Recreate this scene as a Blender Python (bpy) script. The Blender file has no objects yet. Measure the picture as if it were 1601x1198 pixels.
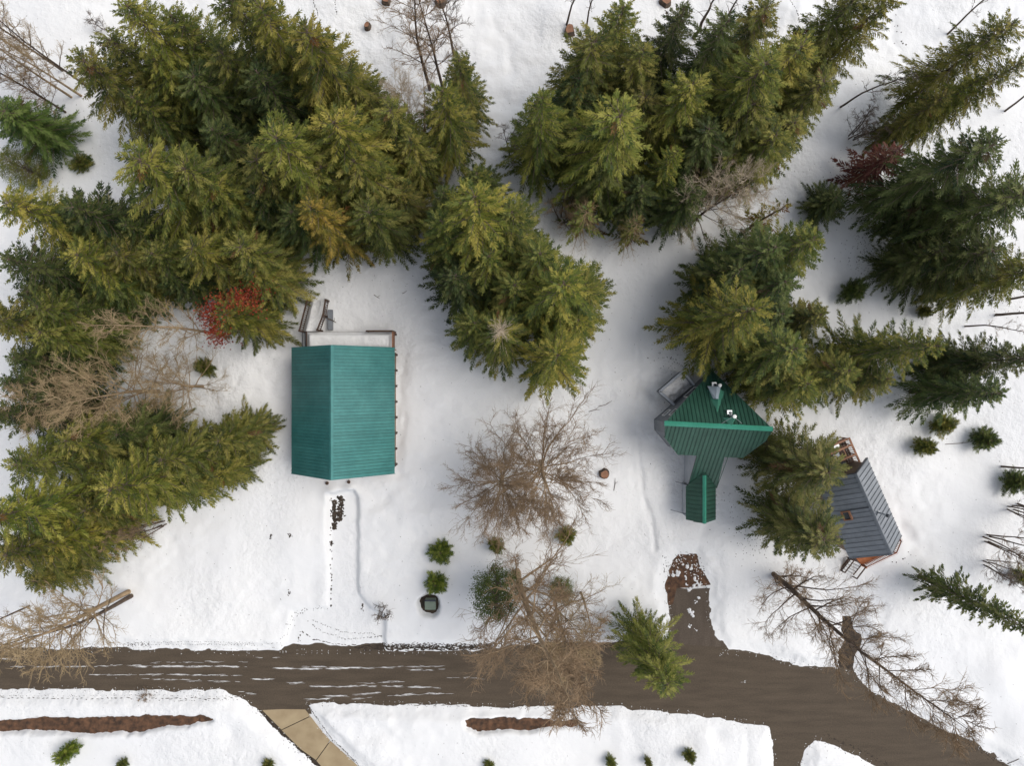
import bpy, math, random
import numpy as np
from mathutils import Vector, Matrix

# ------------------------------------------------------------------ camera, sky, sun, exposure
scn = bpy.context.scene
C = scn.collection
CAM_H, FPX = 64.0, 1100.0            # drone height (m) and focal length in photograph pixels
cam_d = bpy.data.cameras.new('camera')
cam = bpy.data.objects.new('camera', cam_d)
C.objects.link(cam)
cam.location = (0, 0, CAM_H)
cam.rotation_euler = (0, 0, 0)
cam_d.sensor_width = 36
cam_d.lens = FPX / 1601 * 36
cam_d.clip_end = 6000
scn.camera = cam

SUN_EL, SUN_AZ = math.radians(54), math.radians(8)      # azimuth from +X towards +Y
world = bpy.data.worlds.new('World')
scn.world = world
world.use_nodes = True
nt = world.node_tree
for n in list(nt.nodes):
    nt.nodes.remove(n)
sky = nt.nodes.new('ShaderNodeTexSky')
sky.sky_type = 'NISHITA'
sky.sun_disc = False
sky.sun_elevation = SUN_EL
sky.sun_rotation = math.pi / 2 - SUN_AZ
sky.altitude = 700
sky.air_density = 1.0
sky.dust_density = 3.0
sky.ozone_density = 1.0
hs = nt.nodes.new('ShaderNodeHueSaturation')            # thin cloud veil: a paler sky
hs.inputs['Saturation'].default_value = 0.36
bg = nt.nodes.new('ShaderNodeBackground')
bg.inputs['Strength'].default_value = 0.15
wo = nt.nodes.new('ShaderNodeOutputWorld')
nt.links.new(sky.outputs[0], hs.inputs['Color'])
nt.links.new(hs.outputs[0], bg.inputs['Color'])
nt.links.new(bg.outputs[0], wo.inputs['Surface'])

sd = bpy.data.lights.new('sun', 'SUN')
sd.energy = 1.5
sd.angle = math.radians(42)
sd.color = (1.0, 0.94, 0.85)
sun = bpy.data.objects.new('sun', sd)
C.objects.link(sun)
sdir = Vector((math.cos(SUN_EL) * math.cos(SUN_AZ), math.cos(SUN_EL) * math.sin(SUN_AZ), math.sin(SUN_EL)))
sun.rotation_euler = sdir.to_track_quat('Z', 'Y').to_euler()
sun.location = (30, 5, 50)

scn.view_settings.view_transform = 'Standard'
scn.view_settings.look = 'None'
scn.view_settings.gamma = 1
scn.view_settings.use_curve_mapping = False
scn.view_settings.exposure = 0.40

R = random.Random(7)
NR = np.random.RandomState(11)


def P(px, py, z=0.0):
    """photo pixel seen at height z -> world point"""
    s = (CAM_H - z) / FPX
    return ((px - 800.5) * s, (599 - py) * s, z)


# ------------------------------------------------------------------ helpers
def tag(o, label=None, cat=None, group=None, kind=None):
    if label: o['label'] = label
    if cat: o['category'] = cat
    if group: o['group'] = group
    if kind: o['kind'] = kind
    return o


def empty(name, loc=(0, 0, 0), rz=0):
    o = bpy.data.objects.new(name, None)
    o.empty_display_size = 0.3
    C.objects.link(o)
    o.location = loc
    o.rotation_euler = (0, 0, rz)
    return o


class MB:
    def __init__(s):
        s.v, s.f, s.t = [], [], []

    def poly(s, pts, tint=None):
        n = len(s.v)
        s.v += [tuple(p) for p in pts]
        s.f.append(tuple(range(n, n + len(pts))))
        s.t.append(tint if tint is not None else 0.5)

    def hexa(s, b, t):
        """b,t: four bottom and four top points, counter-clockwise from above"""
        n = len(s.v)
        s.v += [tuple(p) for p in b] + [tuple(p) for p in t]
        for q in ((3, 2, 1, 0), (4, 5, 6, 7), (0, 1, 5, 4), (1, 2, 6, 5), (2, 3, 7, 6), (3, 0, 4, 7)):
            s.f.append(tuple(n + i for i in q))
            s.t.append(0.5)

    def box(s, x0, x1, y0, y1, z0, z1):
        b = [(x0, y0, z0), (x1, y0, z0), (x1, y1, z0), (x0, y1, z0)]
        s.hexa(b, [(p[0], p[1], z1) for p in b])

    def prism(s, pts, z0, z1):
        """vertical prism over a plan polygon (counter-clockwise)"""
        n, k = len(s.v), len(pts)
        s.v += [(p[0], p[1], z0) for p in pts] + [(p[0], p[1], z1) for p in pts]
        s.f.append(tuple(n + i for i in range(k - 1, -1, -1)))
        s.f.append(tuple(n + k + i for i in range(k)))
        for i in range(k):
            j = (i + 1) % k
            s.f.append((n + i, n + j, n + k + j, n + k + i))
        s.t += [0.5] * (k + 2)

    def extrude(s, pts, off):
        n, k = len(s.v), len(pts)
        s.v += [tuple(p) for p in pts] + [tuple(Vector(p) + off) for p in pts]
        s.f.append(tuple(n + i for i in range(k - 1, -1, -1)))
        s.f.append(tuple(n + k + i for i in range(k)))
        for i in range(k):
            j = (i + 1) % k
            s.f.append((n + i, n + j, n + k + j, n + k + i))
        s.t += [0.5] * (k + 2)

    def beam(s, a, b, w, h, up=(0, 0, 1)):
        a, b = Vector(a), Vector(b)
        d = (b - a).normalized()
        u = Vector(up)
        side = d.cross(u)
        if side.length < 1e-4:
            side = d.cross(Vector((0, 1, 0)))
        side.normalize()
        u = side.cross(d).normalized()
        sw, uh = side * w / 2, u * h / 2
        bt = [a - sw - uh, a + sw - uh, a + sw + uh, a - sw + uh]
        tp = [b - sw - uh, b + sw - uh, b + sw + uh, b - sw + uh]
        s.hexa(bt, tp)

    def tube(s, pts, rads, n=6, tint=None, cap=True):
        pts = [Vector(p) for p in pts]
        base = len(s.v)
        ref = Vector((0.31, 0.77, 0.21)).normalized()
        m = len(pts)
        for i, p in enumerate(pts):
            d = (pts[min(i + 1, m - 1)] - pts[max(i - 1, 0)])
            if d.length < 1e-6: d = Vector((0, 0, 1))
            d.normalize()
            u = d.cross(ref)
            if u.length < 1e-3: u = d.cross(Vector((1, 0, 0)))
            u.normalize()
            w = d.cross(u)
            for k in range(n):
                a = 2 * math.pi * k / n
                q = p + (u * math.cos(a) + w * math.sin(a)) * rads[i]
                s.v.append((q.x, q.y, q.z))
        for i in range(m - 1):
            for k in range(n):
                a0, a1 = base + i * n + k, base + i * n + (k + 1) % n
                s.f.append((a0, a1, a1 + n, a0 + n))
                s.t.append(0.5 if tint is None else tint)
        if cap:
            s.f.append(tuple(base + k for k in range(n - 1, -1, -1)))
            s.f.append(tuple(base + (m - 1) * n + k for k in range(n)))
            s.t += [0.5, 0.5]

    def mesh(s, name, mat, tint=False, smooth=False):
        me = bpy.data.meshes.new(name)
        me.from_pydata(s.v, [], s.f)
        if tint:
            at = me.attributes.new('tint', 'FLOAT', 'FACE')
            at.data.foreach_set('value', s.t)
        if smooth:
            me.polygons.foreach_set('use_smooth', [True] * len(me.polygons))
        if mat: me.materials.append(mat)
        me.update()
        return me

    def build(s, name, mat, parent=None, **k):
        o = bpy.data.objects.new(name, s.mesh(name, mat, **k))
        C.objects.link(o)
        if parent: o.parent = parent
        return o


# ------------------------------------------------------------------ materials
def mat_base(name):
    m = bpy.data.materials.new(name)
    m.use_nodes = True
    return m, m.node_tree.nodes, m.node_tree.links, m.node_tree.nodes['Principled BSDF']


def surf(name, col, col2=None, scale=4.0, rough=0.7, bump=0.0, bscale=20.0, stretch=(1, 1, 1), metal=0.0, detail=6, contrast=(0.35, 0.65), coat=0.0):
    m, N, L, B = mat_base(name)
    B.inputs['Roughness'].default_value = rough
    B.inputs['Metallic'].default_value = metal
    tc = N.new('ShaderNodeTexCoord')
    mp = N.new('ShaderNodeMapping')
    mp.inputs['Scale'].default_value = stretch
    L.new(tc.outputs['Object'], mp.inputs['Vector'])
    no = N.new('ShaderNodeTexNoise')
    no.inputs['Scale'].default_value = scale
    no.inputs['Detail'].default_value = detail
    L.new(mp.outputs[0], no.inputs['Vector'])
    rp = N.new('ShaderNodeValToRGB')
    rp.color_ramp.elements[0].position = contrast[0]
    rp.color_ramp.elements[1].position = contrast[1]
    rp.color_ramp.elements[0].color = (*col, 1)
    rp.color_ramp.elements[1].color = (*(col2 or [c * 1.25 for c in col]), 1)
    L.new(no.outputs[0], rp.inputs[0])
    L.new(rp.outputs[0], B.inputs['Base Color'])
    if bump:
        n2 = N.new('ShaderNodeTexNoise')
        n2.inputs['Scale'].default_value = bscale
        n2.inputs['Detail'].default_value = 8
        L.new(mp.outputs[0], n2.inputs['Vector'])
        bp = N.new('ShaderNodeBump')
        bp.inputs['Strength'].default_value = bump
        bp.inputs['Distance'].default_value = 0.05
        L.new(n2.outputs[0], bp.inputs['Height'])
        L.new(bp.outputs[0], B.inputs['Normal'])
    return m


def foliage(name, dark, mid, light, brown=(0.10, 0.055, 0.02), trans=0.33):
    """leaf colour varies by spray (face attribute) and by tree (object colour)"""
    m, N, L, B = mat_base(name)
    at = N.new('ShaderNodeAttribute'); at.attribute_name = 'tint'
    rp = N.new('ShaderNodeValToRGB')
    e = rp.color_ramp.elements
    e[0].position = 0.0; e[0].color = (*dark, 1)
    e[1].position = 0.86; e[1].color = (*light, 1)
    k = e.new(0.45); k.color = (*mid, 1)
    k = e.new(0.97); k.color = (*brown, 1)
    L.new(at.outputs['Fac'], rp.inputs[0])
    oi = N.new('ShaderNodeObjectInfo')
    mx = N.new('ShaderNodeMix'); mx.data_type = 'RGBA'; mx.blend_type = 'MULTIPLY'
    mx.inputs[0].default_value = 1.0
    L.new(rp.outputs[0], mx.inputs[6]); L.new(oi.outputs['Color'], mx.inputs[7])
    out = [n for n in N if n.type == 'OUTPUT_MATERIAL'][0]
    B.inputs['Roughness'].default_value = 0.55
    B.inputs['Specular IOR Level'].default_value = 0.35
    L.new(mx.outputs[2], B.inputs['Base Color'])
    tr = N.new('ShaderNodeBsdfTranslucent')
    L.new(mx.outputs[2], tr.inputs['Color'])
    ms = N.new('ShaderNodeMixShader'); ms.inputs[0].default_value = trans
    L.new(B.outputs[0], ms.inputs[1]); L.new(tr.outputs[0], ms.inputs[2])
    L.new(ms.outputs[0], out.inputs['Surface'])
    return m


def snow_material():
    m, N, L, B = mat_base('snow')
    B.inputs['Roughness'].default_value = 0.62
    B.inputs['Specular IOR Level'].default_value = 0.25
    tc = N.new('ShaderNodeTexCoord')
    no = N.new('ShaderNodeTexNoise'); no.inputs['Scale'].default_value = 0.11; no.inputs['Detail'].default_value = 5
    L.new(tc.outputs['Object'], no.inputs['Vector'])
    rp = N.new('ShaderNodeValToRGB')
    rp.color_ramp.elements[0].position = 0.3; rp.color_ramp.elements[0].color = (0.72, 0.725, 0.735, 1)
    rp.color_ramp.elements[1].position = 0.7; rp.color_ramp.elements[1].color = (0.79, 0.79, 0.785, 1)
    L.new(no.outputs[0], rp.inputs[0]); L.new(rp.outputs[0], B.inputs['Base Color'])
    n1 = N.new('ShaderNodeTexNoise'); n1.inputs['Scale'].default_value = 1.6; n1.inputs['Detail'].default_value = 9
    n1.inputs['Roughness'].default_value = 0.62
    L.new(tc.outputs['Object'], n1.inputs['Vector'])
    # crusty patches: stronger relief in some places than in others
    n2 = N.new('ShaderNodeTexNoise'); n2.inputs['Scale'].default_value = 0.09; n2.inputs['Detail'].default_value = 3
    L.new(tc.outputs['Object'], n2.inputs['Vector'])
    mr = N.new('ShaderNodeMapRange'); mr.inputs[1].default_value = 0.42; mr.inputs[2].default_value = 0.62
    mr.inputs[3].default_value = 0.18; mr.inputs[4].default_value = 0.85
    L.new(n2.outputs[0], mr.inputs[0])
    bp = N.new('ShaderNodeBump'); bp.inputs['Distance'].default_value = 0.28
    L.new(mr.outputs[0], bp.inputs['Strength'])
    L.new(n1.outputs[0], bp.inputs['Height']); L.new(bp.outputs[0], B.inputs['Normal'])
    return m


M = {}
M['snow'] = snow_material()
M['asphalt'] = surf('asphalt', (0.056, 0.040, 0.025), (0.086, 0.063, 0.041), 0.9, 0.85, 0.35, 30, (0.35, 2.2, 1), contrast=(0.3, 0.75), detail=9)
M['lane'] = surf('driveway_asphalt', (0.066, 0.048, 0.034), (0.098, 0.075, 0.055), 1.1, 0.85, 0.35, 30, (1.6, 0.4, 1), contrast=(0.3, 0.75), detail=9)
for nm_ in ('asphalt', 'lane'):
    t_ = M[nm_].node_tree; N_, L_ = t_.nodes, t_.links
    B_ = N_['Principled BSDF']; src = B_.inputs['Base Color'].links[0].from_socket
    tc_ = N_.new('ShaderNodeTexCoord')
    n_ = N_.new('ShaderNodeTexNoise'); n_.inputs['Scale'].default_value = 9; n_.inputs['Detail'].default_value = 12; n_.inputs['Roughness'].default_value = .75
    L_.new(tc_.outputs['Object'], n_.inputs['Vector'])
    r_ = N_.new('ShaderNodeValToRGB'); r_.color_ramp.elements[0].position = .3; r_.color_ramp.elements[0].color = (.55, .55, .55, 1)
    r_.color_ramp.elements[1].position = .72; r_.color_ramp.elements[1].color = (1.5, 1.5, 1.5, 1)
    L_.new(n_.outputs[0], r_.inputs[0])
    x_ = N_.new('ShaderNodeMix'); x_.data_type = 'RGBA'; x_.blend_type = 'MULTIPLY'; x_.inputs[0].default_value = 1
    L_.new(src, x_.inputs[6]); L_.new(r_.outputs[0], x_.inputs[7]); L_.new(x_.outputs[2], B_.inputs['Base Color'])
M['concrete'] = surf('concrete', (0.27, 0.20, 0.115), (0.37, 0.29, 0.175), 0.8, 0.85, 0.2, 40, contrast=(0.3, 0.7), detail=8)
M['soil'] = surf('soil', (0.038, 0.022, 0.014), (0.135, 0.068, 0.036), 2.6, 0.95, 1.0, 9, contrast=(0.32, 0.68), detail=9)
M['dark_soil'] = surf('dark_soil', (0.022, 0.016, 0.011), (0.06, 0.043, 0.03), 3, 0.95, 0.8, 12, detail=8)
M['litter'] = surf('litter', (0.03, 0.02, 0.012), (0.07, 0.045, 0.025), 3, 0.95)
M['teal_roof'] = surf('teal_metal', (0.038, 0.168, 0.160), (0.054, 0.205, 0.192), 0.5, 0.33, 0, metal=0.0)
M['green_roof'] = surf('green_metal', (0.022, 0.072, 0.050), (0.031, 0.092, 0.065), 0.6, 0.40, 0)
M['green_trim'] = surf('green_trim', (0.034, 0.225, 0.150), (0.042, 0.26, 0.178), 1.0, 0.42, 0)
M['green_light'] = surf('green_light', (0.04, 0.16, 0.11), (0.05, 0.19, 0.13), 1.0, 0.42, 0)
M['grey_roof'] = surf('grey_metal', (0.19, 0.21, 0.235), (0.215, 0.235, 0.26), 0.6, 0.30, 0, metal=0.25)
for nm_ in ('teal_roof', 'green_roof', 'grey_roof'):
    t_ = M[nm_].node_tree; N_, L_ = t_.nodes, t_.links
    B_ = N_['Principled BSDF']; src = B_.inputs['Base Color'].links[0].from_socket
    oi_ = N_.new('ShaderNodeObjectInfo'); mr_ = N_.new('ShaderNodeMapRange'); mr_.inputs[3].default_value = .92; mr_.inputs[4].default_value = 1.07
    L_.new(oi_.outputs['Random'], mr_.inputs[0])
    tc_ = N_.new('ShaderNodeTexCoord'); n_ = N_.new('ShaderNodeTexNoise'); n_.inputs['Scale'].default_value = 2.2; n_.inputs['Detail'].default_value = 10; n_.inputs['Roughness'].default_value = .7
    L_.new(tc_.outputs['Object'], n_.inputs['Vector'])
    m2_ = N_.new('ShaderNodeMapRange'); m2_.inputs[1].default_value = .3; m2_.inputs[2].default_value = .7; m2_.inputs[3].default_value = .86; m2_.inputs[4].default_value = 1.14
    L_.new(n_.outputs[0], m2_.inputs[0])
    ml_ = N_.new('ShaderNodeMath'); ml_.operation = 'MULTIPLY'; L_.new(mr_.outputs[0], ml_.inputs[0]); L_.new(m2_.outputs[0], ml_.inputs[1])
    x_ = N_.new('ShaderNodeMix'); x_.data_type = 'RGBA'; x_.blend_type = 'MULTIPLY'; x_.inputs[0].default_value = 1
    L_.new(src, x_.inputs[6]); L_.new(ml_.outputs[0], x_.inputs[7]); L_.new(x_.outputs[2], B_.inputs['Base Color'])
M['grey_wall'] = surf('grey_siding', (0.17, 0.185, 0.205), (0.21, 0.225, 0.245), 1.5, 0.75, 0.1, 20)
M['pale_wall'] = surf('pale_siding', (0.33, 0.36, 0.40), (0.40, 0.43, 0.47), 1.5, 0.75, 0.1, 20)
M['brown_wall'] = surf('brown_siding', (0.20, 0.145, 0.105), (0.29, 0.22, 0.165), 1.6, 0.85, 0.25, 14)
M['wood'] = surf('stained_wood', (0.19, 0.085, 0.045), (0.30, 0.15, 0.085), 3, 0.7, 0.2, 25)
M['dark_wood'] = surf('dark_wood', (0.045, 0.024, 0.016), (0.085, 0.048, 0.03), 4, 0.75, 0.2, 25)
M['orange_wood'] = surf('orange_wood', (0.30, 0.085, 0.022), (0.42, 0.135, 0.04), 3, 0.65, 0.15, 25)
M['metal'] = surf('galvanised', (0.42, 0.44, 0.46), (0.55, 0.57, 0.59), 3, 0.35, 0, metal=0.6)
M['blue_metal'] = surf('pale_metal', (0.36, 0.43, 0.50), (0.42, 0.49, 0.56), 2, 0.4, 0, metal=0.2)
M['white'] = surf('white_paint', (0.74, 0.74, 0.72), (0.80, 0.80, 0.78), 3, 0.5)
M['black'] = surf('black_paint', (0.010, 0.011, 0.014), (0.018, 0.019, 0.022), 3, 0.5)
M['dark_metal'] = surf('dark_metal', (0.03, 0.035, 0.045), (0.045, 0.05, 0.06), 3, 0.45, metal=0.3)
M['glass'] = surf('dark_glass', (0.012, 0.014, 0.017), (0.02, 0.022, 0.026), 1, 0.08)
M['box_green'] = surf('box_green', (0.13, 0.165, 0.125), (0.17, 0.205, 0.155), 2.5, 0.55)
M['bark'] = surf('bark', (0.05, 0.032, 0.022), (0.12, 0.085, 0.06), 5, 0.9, 0.6, 12, (1, 1, 0.3))
M['tan_bark'] = surf('tan_bark', (0.24, 0.165, 0.095), (0.40, 0.29, 0.175), 3, 0.85, 0.3, 12, (1, 1, 0.4))
M['twig_tan'] = surf('tan_twig', (0.23, 0.162, 0.085), (0.36, 0.268, 0.15), 1.2, 0.85)
M['twig_brown'] = surf('brown_twig', (0.165, 0.108, 0.060), (0.27, 0.185, 0.108), 1.2, 0.85)
M['twig_grey'] = surf('grey_twig', (0.085, 0.062, 0.045), (0.16, 0.12, 0.088), 1.2, 0.85)
M['twig_pale'] = surf('pale_twig', (0.34, 0.27, 0.19), (0.45, 0.37, 0.27), 1.2, 0.85)
M['needles'] = foliage('fir_needles', (0.022, 0.043, 0.012), (0.080, 0.105, 0.020), (0.205, 0.20, 0.055))
M['hemlock'] = foliage('hemlock_needles', (0.026, 0.044, 0.011), (0.090, 0.110, 0.020), (0.215, 0.205, 0.060))
M['leaves'] = foliage('evergreen_leaves', (0.034, 0.062, 0.016), (0.080, 0.112, 0.022), (0.16, 0.18, 0.038))
M['red_leaves'] = foliage('red_leaves', (0.085, 0.014, 0.008), (0.20, 0.030, 0.018), (0.29, 0.075, 0.04), (0.20, 0.10, 0.04))
M['dry'] = foliage('dry_needles', (0.045, 0.012, 0.009), (0.105, 0.028, 0.018), (0.16, 0.065, 0.04), (0.07, 0.02, 0.012))


# ------------------------------------------------------------------ the snow-covered ground
def vnoise(x, y, seed):
    xi, yi = np.floor(x).astype(np.int64), np.floor(y).astype(np.int64)
    fx, fy = x - xi, y - yi
    fx = fx * fx * fx * (fx * (6 * fx - 15) + 10)
    fy = fy * fy * fy * (fy * (6 * fy - 15) + 10)

    def h(a, b):
        n = (a * 374761393 + b * 668265263 + seed * 144665) & 0x7fffffff
        n = ((n ^ (n >> 13)) * 1274126177) & 0x7fffffff
        return ((n ^ (n >> 16)) & 0xffff) / 32767.5 - 1.0
    a = h(xi, yi) * (1 - fx) + h(xi + 1, yi) * fx
    b = h(xi, yi + 1) * (1 - fx) + h(xi + 1, yi + 1) * fx
    return a * (1 - fy) + b * fy


def W(pts, z=0.0):
    return [P(a, b, z)[:2] for a, b in pts]


def sdist(x, y, poly):
    """signed distance to polygon, negative inside"""
    d2 = np.full(x.shape, 1e12)
    ins = np.zeros(x.shape, bool)
    n = len(poly)
    for i in range(n):
        ax, ay = poly[i]; bx, by = poly[(i + 1) % n]
        ex, ey = bx - ax, by - ay
        wx, wy = x - ax, y - ay
        t = np.clip((wx * ex + wy * ey) / (ex * ex + ey * ey + 1e-12), 0, 1)
        d2 = np.minimum(d2, (wx - ex * t) ** 2 + (wy - ey * t) ** 2)
        c = ((ay > y) != (by > y)) & (x < (bx - ax) * (y - ay) / (by - ay + 1e-12) + ax)
        ins ^= c
    d = np.sqrt(d2)
    return np.where(ins, -d, d)


def ldist(x, y, line):
    d2 = np.full(x.shape, 1e12)
    for (ax, ay), (bx, by) in zip(line[:-1], line[1:]):
        ex, ey = bx - ax, by - ay
        wx, wy = x - ax, y - ay
        t = np.clip((wx * ex + wy * ey) / (ex * ex + ey * ey + 1e-12), 0, 1)
        d2 = np.minimum(d2, (wx - ex * t) ** 2 + (wy - ey * t) ** 2)
    return np.sqrt(d2)


def smooth(a, b, x):
    t = np.clip((x - a) / (b - a), 0, 1)
    return t * t * (3 - 2 * t)


# cleared outlines, read off the photograph
ROAD = W([(-900, 1012), (0, 1016), (200, 1017), (400, 1020), (740, 1020), (770, 1014), (850, 1008), (945, 1007), (1046, 1004),
          (1050, 965), (1042, 922), (1046, 890), (1062, 868), (1085, 870), (1103, 908), (1107, 968), (1115, 995), (1137, 1020),
          (1200, 1028), (1250, 1042), (1310, 1046), (1335, 1055), (1345, 1072), (1380, 1092), (1420, 1118), (1470, 1140),
          (1520, 1163), (1560, 1188), (1650, 1240), (2100, 1500), (1960, 1620), (1500, 1270), (1375, 1199), (1340, 1181), (1300, 1163),
          (1272, 1153), (1261, 1166), (1250, 1198), (1240, 1500), (1215, 1500), (1211, 1198), (1211, 1160), (1204, 1136), (1190, 1133),
          (1130, 1122), (1060, 1113), (1030, 1112), (970, 1103), (800, 1104), (500, 1098), (478, 1101), (486, 1118), (500, 1140),
          (560, 1198), (900, 1540), (800, 1600), (495, 1198), (440, 1147), (402, 1110), (385, 1095), (350, 1079), (0, 1077), (-900, 1070)])
PATCH = W([(1316, 964), (1328, 966), (1332, 986), (1344, 993), (1343, 1008), (1333, 1030), (1331, 1056), (1310, 1050), (1312, 1018), (1322, 1000)])
BANK_A = W([(-60, 1130), (30, 1125), (60, 1122), (150, 1121), (255, 1118), (320, 1119), (334, 1124), (290, 1132), (250, 1136), (215, 1144), (160, 1144), (110, 1145), (60, 1140), (0, 1142), (-60, 1146)])
BANK_B = W([(727, 1126), (745, 1124), (800, 1123), (870, 1126), (904, 1127), (902, 1133), (850, 1136), (825, 1141), (800, 1138), (748, 1144), (735, 1136)])
TRENCH = W([(518, 774), (554, 768), (558, 778), (558, 905), (560, 930), (578, 950), (600, 962), (600, 1012), (590, 1026), (440, 1026), (455, 985), (460, 958), (515, 950), (518, 905)])
PIT = [P(671, 946, 0.3)[:2], 0.82]
HOUSE_GAP = W([(1012, 645), (1022, 640), (1045, 680), (1066, 712), (1070, 790), (1100, 800), (1128, 760), (1140, 720), (1190, 690), (1100, 590), (1030, 640)])
PATHS = [(W([(1003, 485), (997, 520), (1000, 560), (995, 620), (994, 660), (1003, 740), (1008, 780), (1018, 815), (1025, 860)], .5), 0.22, 0.34),
         (W([(990, 480), (988, 700), (994, 760)], .5), 0.24, 0.14),
         (W([(1105, 822), (1098, 850), (1092, 868)], .5), 0.7, 0.22),
         (W([(1405, 800), (1430, 850), (1420, 872), (1380, 895), (1340, 915), (1335, 925)], .5), 0.5, 0.22),
         (W([(1336, 930), (1380, 950), (1375, 990), (1350, 1050)], .5), 0.35, 0.14),
         (W([(1395, 800), (1412, 838)], .5), 0.6, 0.2),
         (W([(985, 1105), (990, 1150), (1003, 1200)], .5), 0.7, 0.28),
         (W([(1168, 1150), (1170, 1200)], .5), 0.5, 0.22),
         (W([(690, 870), (655, 850), (640, 875), (625, 900)], .5), 1.2, 0.35),
         (W([(1112, 870), (1122, 880), (1124, 960), (1133, 1012)], .5), 0.5, 0.25),
         (W([(625, 560), (626, 640), (624, 740)], .5), 0.5, 0.28),
         (W([(800, 100), (770, 30), (760, -20)], .5), 0.8, 0.3),
         (W([(1240, 5), (1225, 60), (1200, 100)], .5), 0.3, 0.15),
         (W([(1400, 20), (1395, 60), (1420, 100)], .5), 0.4, 0.15),
         (W([(1010, 600), (1025, 620), (1015, 640), (1030, 690)], .5), 0.6, 0.25)]
HUMPS = [(520, 770, 0.7, 0.4), (548, 766, 0.6, 0.42), (540, 820, 1.0, 0.0), (470, 850, 2.4, 0.3), (1300, 1000, 1.6, -0.3), (1500, 1100, 1.5, 0.4), (1560, 1060, 2, 0.45),
         (1105, 1160, 1.2, 0.3), (1120, 1150, 0.8, -0.3), (640, 30, 3, 0.4), (1230, 30, 2.5, 0.5), (1000, 420, 3, 0.25), (1370, 720, 4, 0.3), (1060, 480, 2, -0.25),
         (360, 1150, 1.0, -0.3), (1560, 1150, 1.6, -0.4), (1430, 980, 3, 0.25), (720, 250, 3, 0.4), (60, 1170, 2, 0.3), (870, 20, 2, 0.5), (890, 60, 2, -0.3)]
TREE_WELLS = []          # filled by the tree table below, before the mesh is made


def snow_height(x, y):
    rg = 0.5 + 0.5 * vnoise(x / 11 + 3, y / 11, 7)
    b = 0.52 + 0.22 * vnoise(x / 10, y / 10, 1) + 0.09 * vnoise(x / 4.2 + 5, y / 5.0, 2) + rg * (0.12 * vnoise(x / 1.7, y / 1.5, 3) + 0.055 * vnoise(x / 0.75, y / 0.7, 4) + 0.015 * vnoise(x / 0.36, y / 0.36, 14)) + 0.05 * vnoise(x / 2.6, y / 5.5, 15)
    for px, py, r, hh in HUMPS:
        cx, cy, _ = P(px, py, 0.5)
        b = b + hh * np.exp(-((x - cx) ** 2 + (y - cy) ** 2) / (r * r))
    for line, w, dep in PATHS:
        d = ldist(x, y, line) + 0.05 * vnoise(x / 0.4, y / 0.4, 9) + 0.7 * w * vnoise(x / 1.7, y / 1.7, 8)
        b = b - 0.7 * dep * np.exp(-(d / w) ** 2) * (0.75 + 0.35 * vnoise(x / 1.1, y / 1.1, 10))
    for cx, cy, r in TREE_WELLS:
        b = b - 0.22 * np.exp(-((x - cx) ** 2 + (y - cy) ** 2) / (r * r))
    # trampled, thinly covered lane to the garage
    d = sdist(x, y, TRENCH) + 0.07 * vnoise(x / 0.6, y / 0.6, 21)
    low = 0.05 + 0.02 * vnoise(x / 1.5, y / 4, 5) + 0.02 * vnoise(x / 0.4, y / 0.7, 6)
    b = low + (b - low) * smooth(-0.05, 0.42, d) + 0.03 * np.exp(-((d - 0.7) / 0.4) ** 2)
    d = np.minimum(sdist(x, y, ROAD), sdist(x, y, PATCH)) + 0.16 * vnoise(x / 1.1, y / 0.8, 22) + (0.03 + 0.13 * np.clip(vnoise(x / 2.3, y / 2.3, 28), 0, 1)) * vnoise(x / 0.3, y / 0.27, 23)
    b = -0.10 + (b + 0.10) * (0.22 * smooth(-0.15, 0.2, d) + 0.78 * smooth(0.05, 1.5, d)) + 0.03 * np.exp(-((d - 1.1) / 0.5) ** 2)
    d = np.minimum(sdist(x, y, BANK_A), sdist(x, y, BANK_B)) + 0.12 * vnoise(x / 0.6, y / 0.6, 24) + 0.06 * vnoise(x / 0.22, y / 0.22, 27)
    b = -0.25 + (b + 0.25) * smooth(-0.12, 0.28, d)
    d = np.hypot(x - PIT[0][0], y - PIT[0][1]) - PIT[1] + 0.16 * vnoise(x / 0.7, y / 0.7, 25)
    b = -0.10 + (b + 0.10) * smooth(-0.05, 0.3, d)
    return b


# ------------------------------------------------------------------ tree table: kind, tip pixel, height m, crown radius m
G1 = 'evergreens in the grove behind the teal garage'
G2 = 'evergreens in the dark grove west of the teal garage'
G3 = 'evergreens along the slope southwest of the teal garage'
G4 = 'evergreens in the clump between garage and green house'
G5 = 'evergreens in the grove north of the green house'
G6 = 'evergreens in the row behind the green house'
G7 = 'evergreens east of the snowy lane'
G8 = 'evergreens sheltering the grey cabin'
LB = {G1: 'tall olive evergreen crowded into the grove behind the teal-roofed garage',
      G2: 'dark green evergreen in the shaded stand west of the log stair railings',
      G3: 'dense olive evergreen on the snowy slope southwest of the teal-roofed garage',
      G4: 'pointed fir in the clump between teal garage and green-roofed house',
      G5: 'tall feathery evergreen in the grove north of the green-roofed house',
      G6: 'dark fir in the close row northeast of the green-roofed house',
      G7: 'dark shaggy evergreen standing east of the open snow strip'}
OL, YL, DK, BL = (1.27, 1.20, 0.98), (1.56, 1.44, 1.0), (0.74, 0.84, 0.85), (0.75, 0.95, 1.25)
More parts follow.
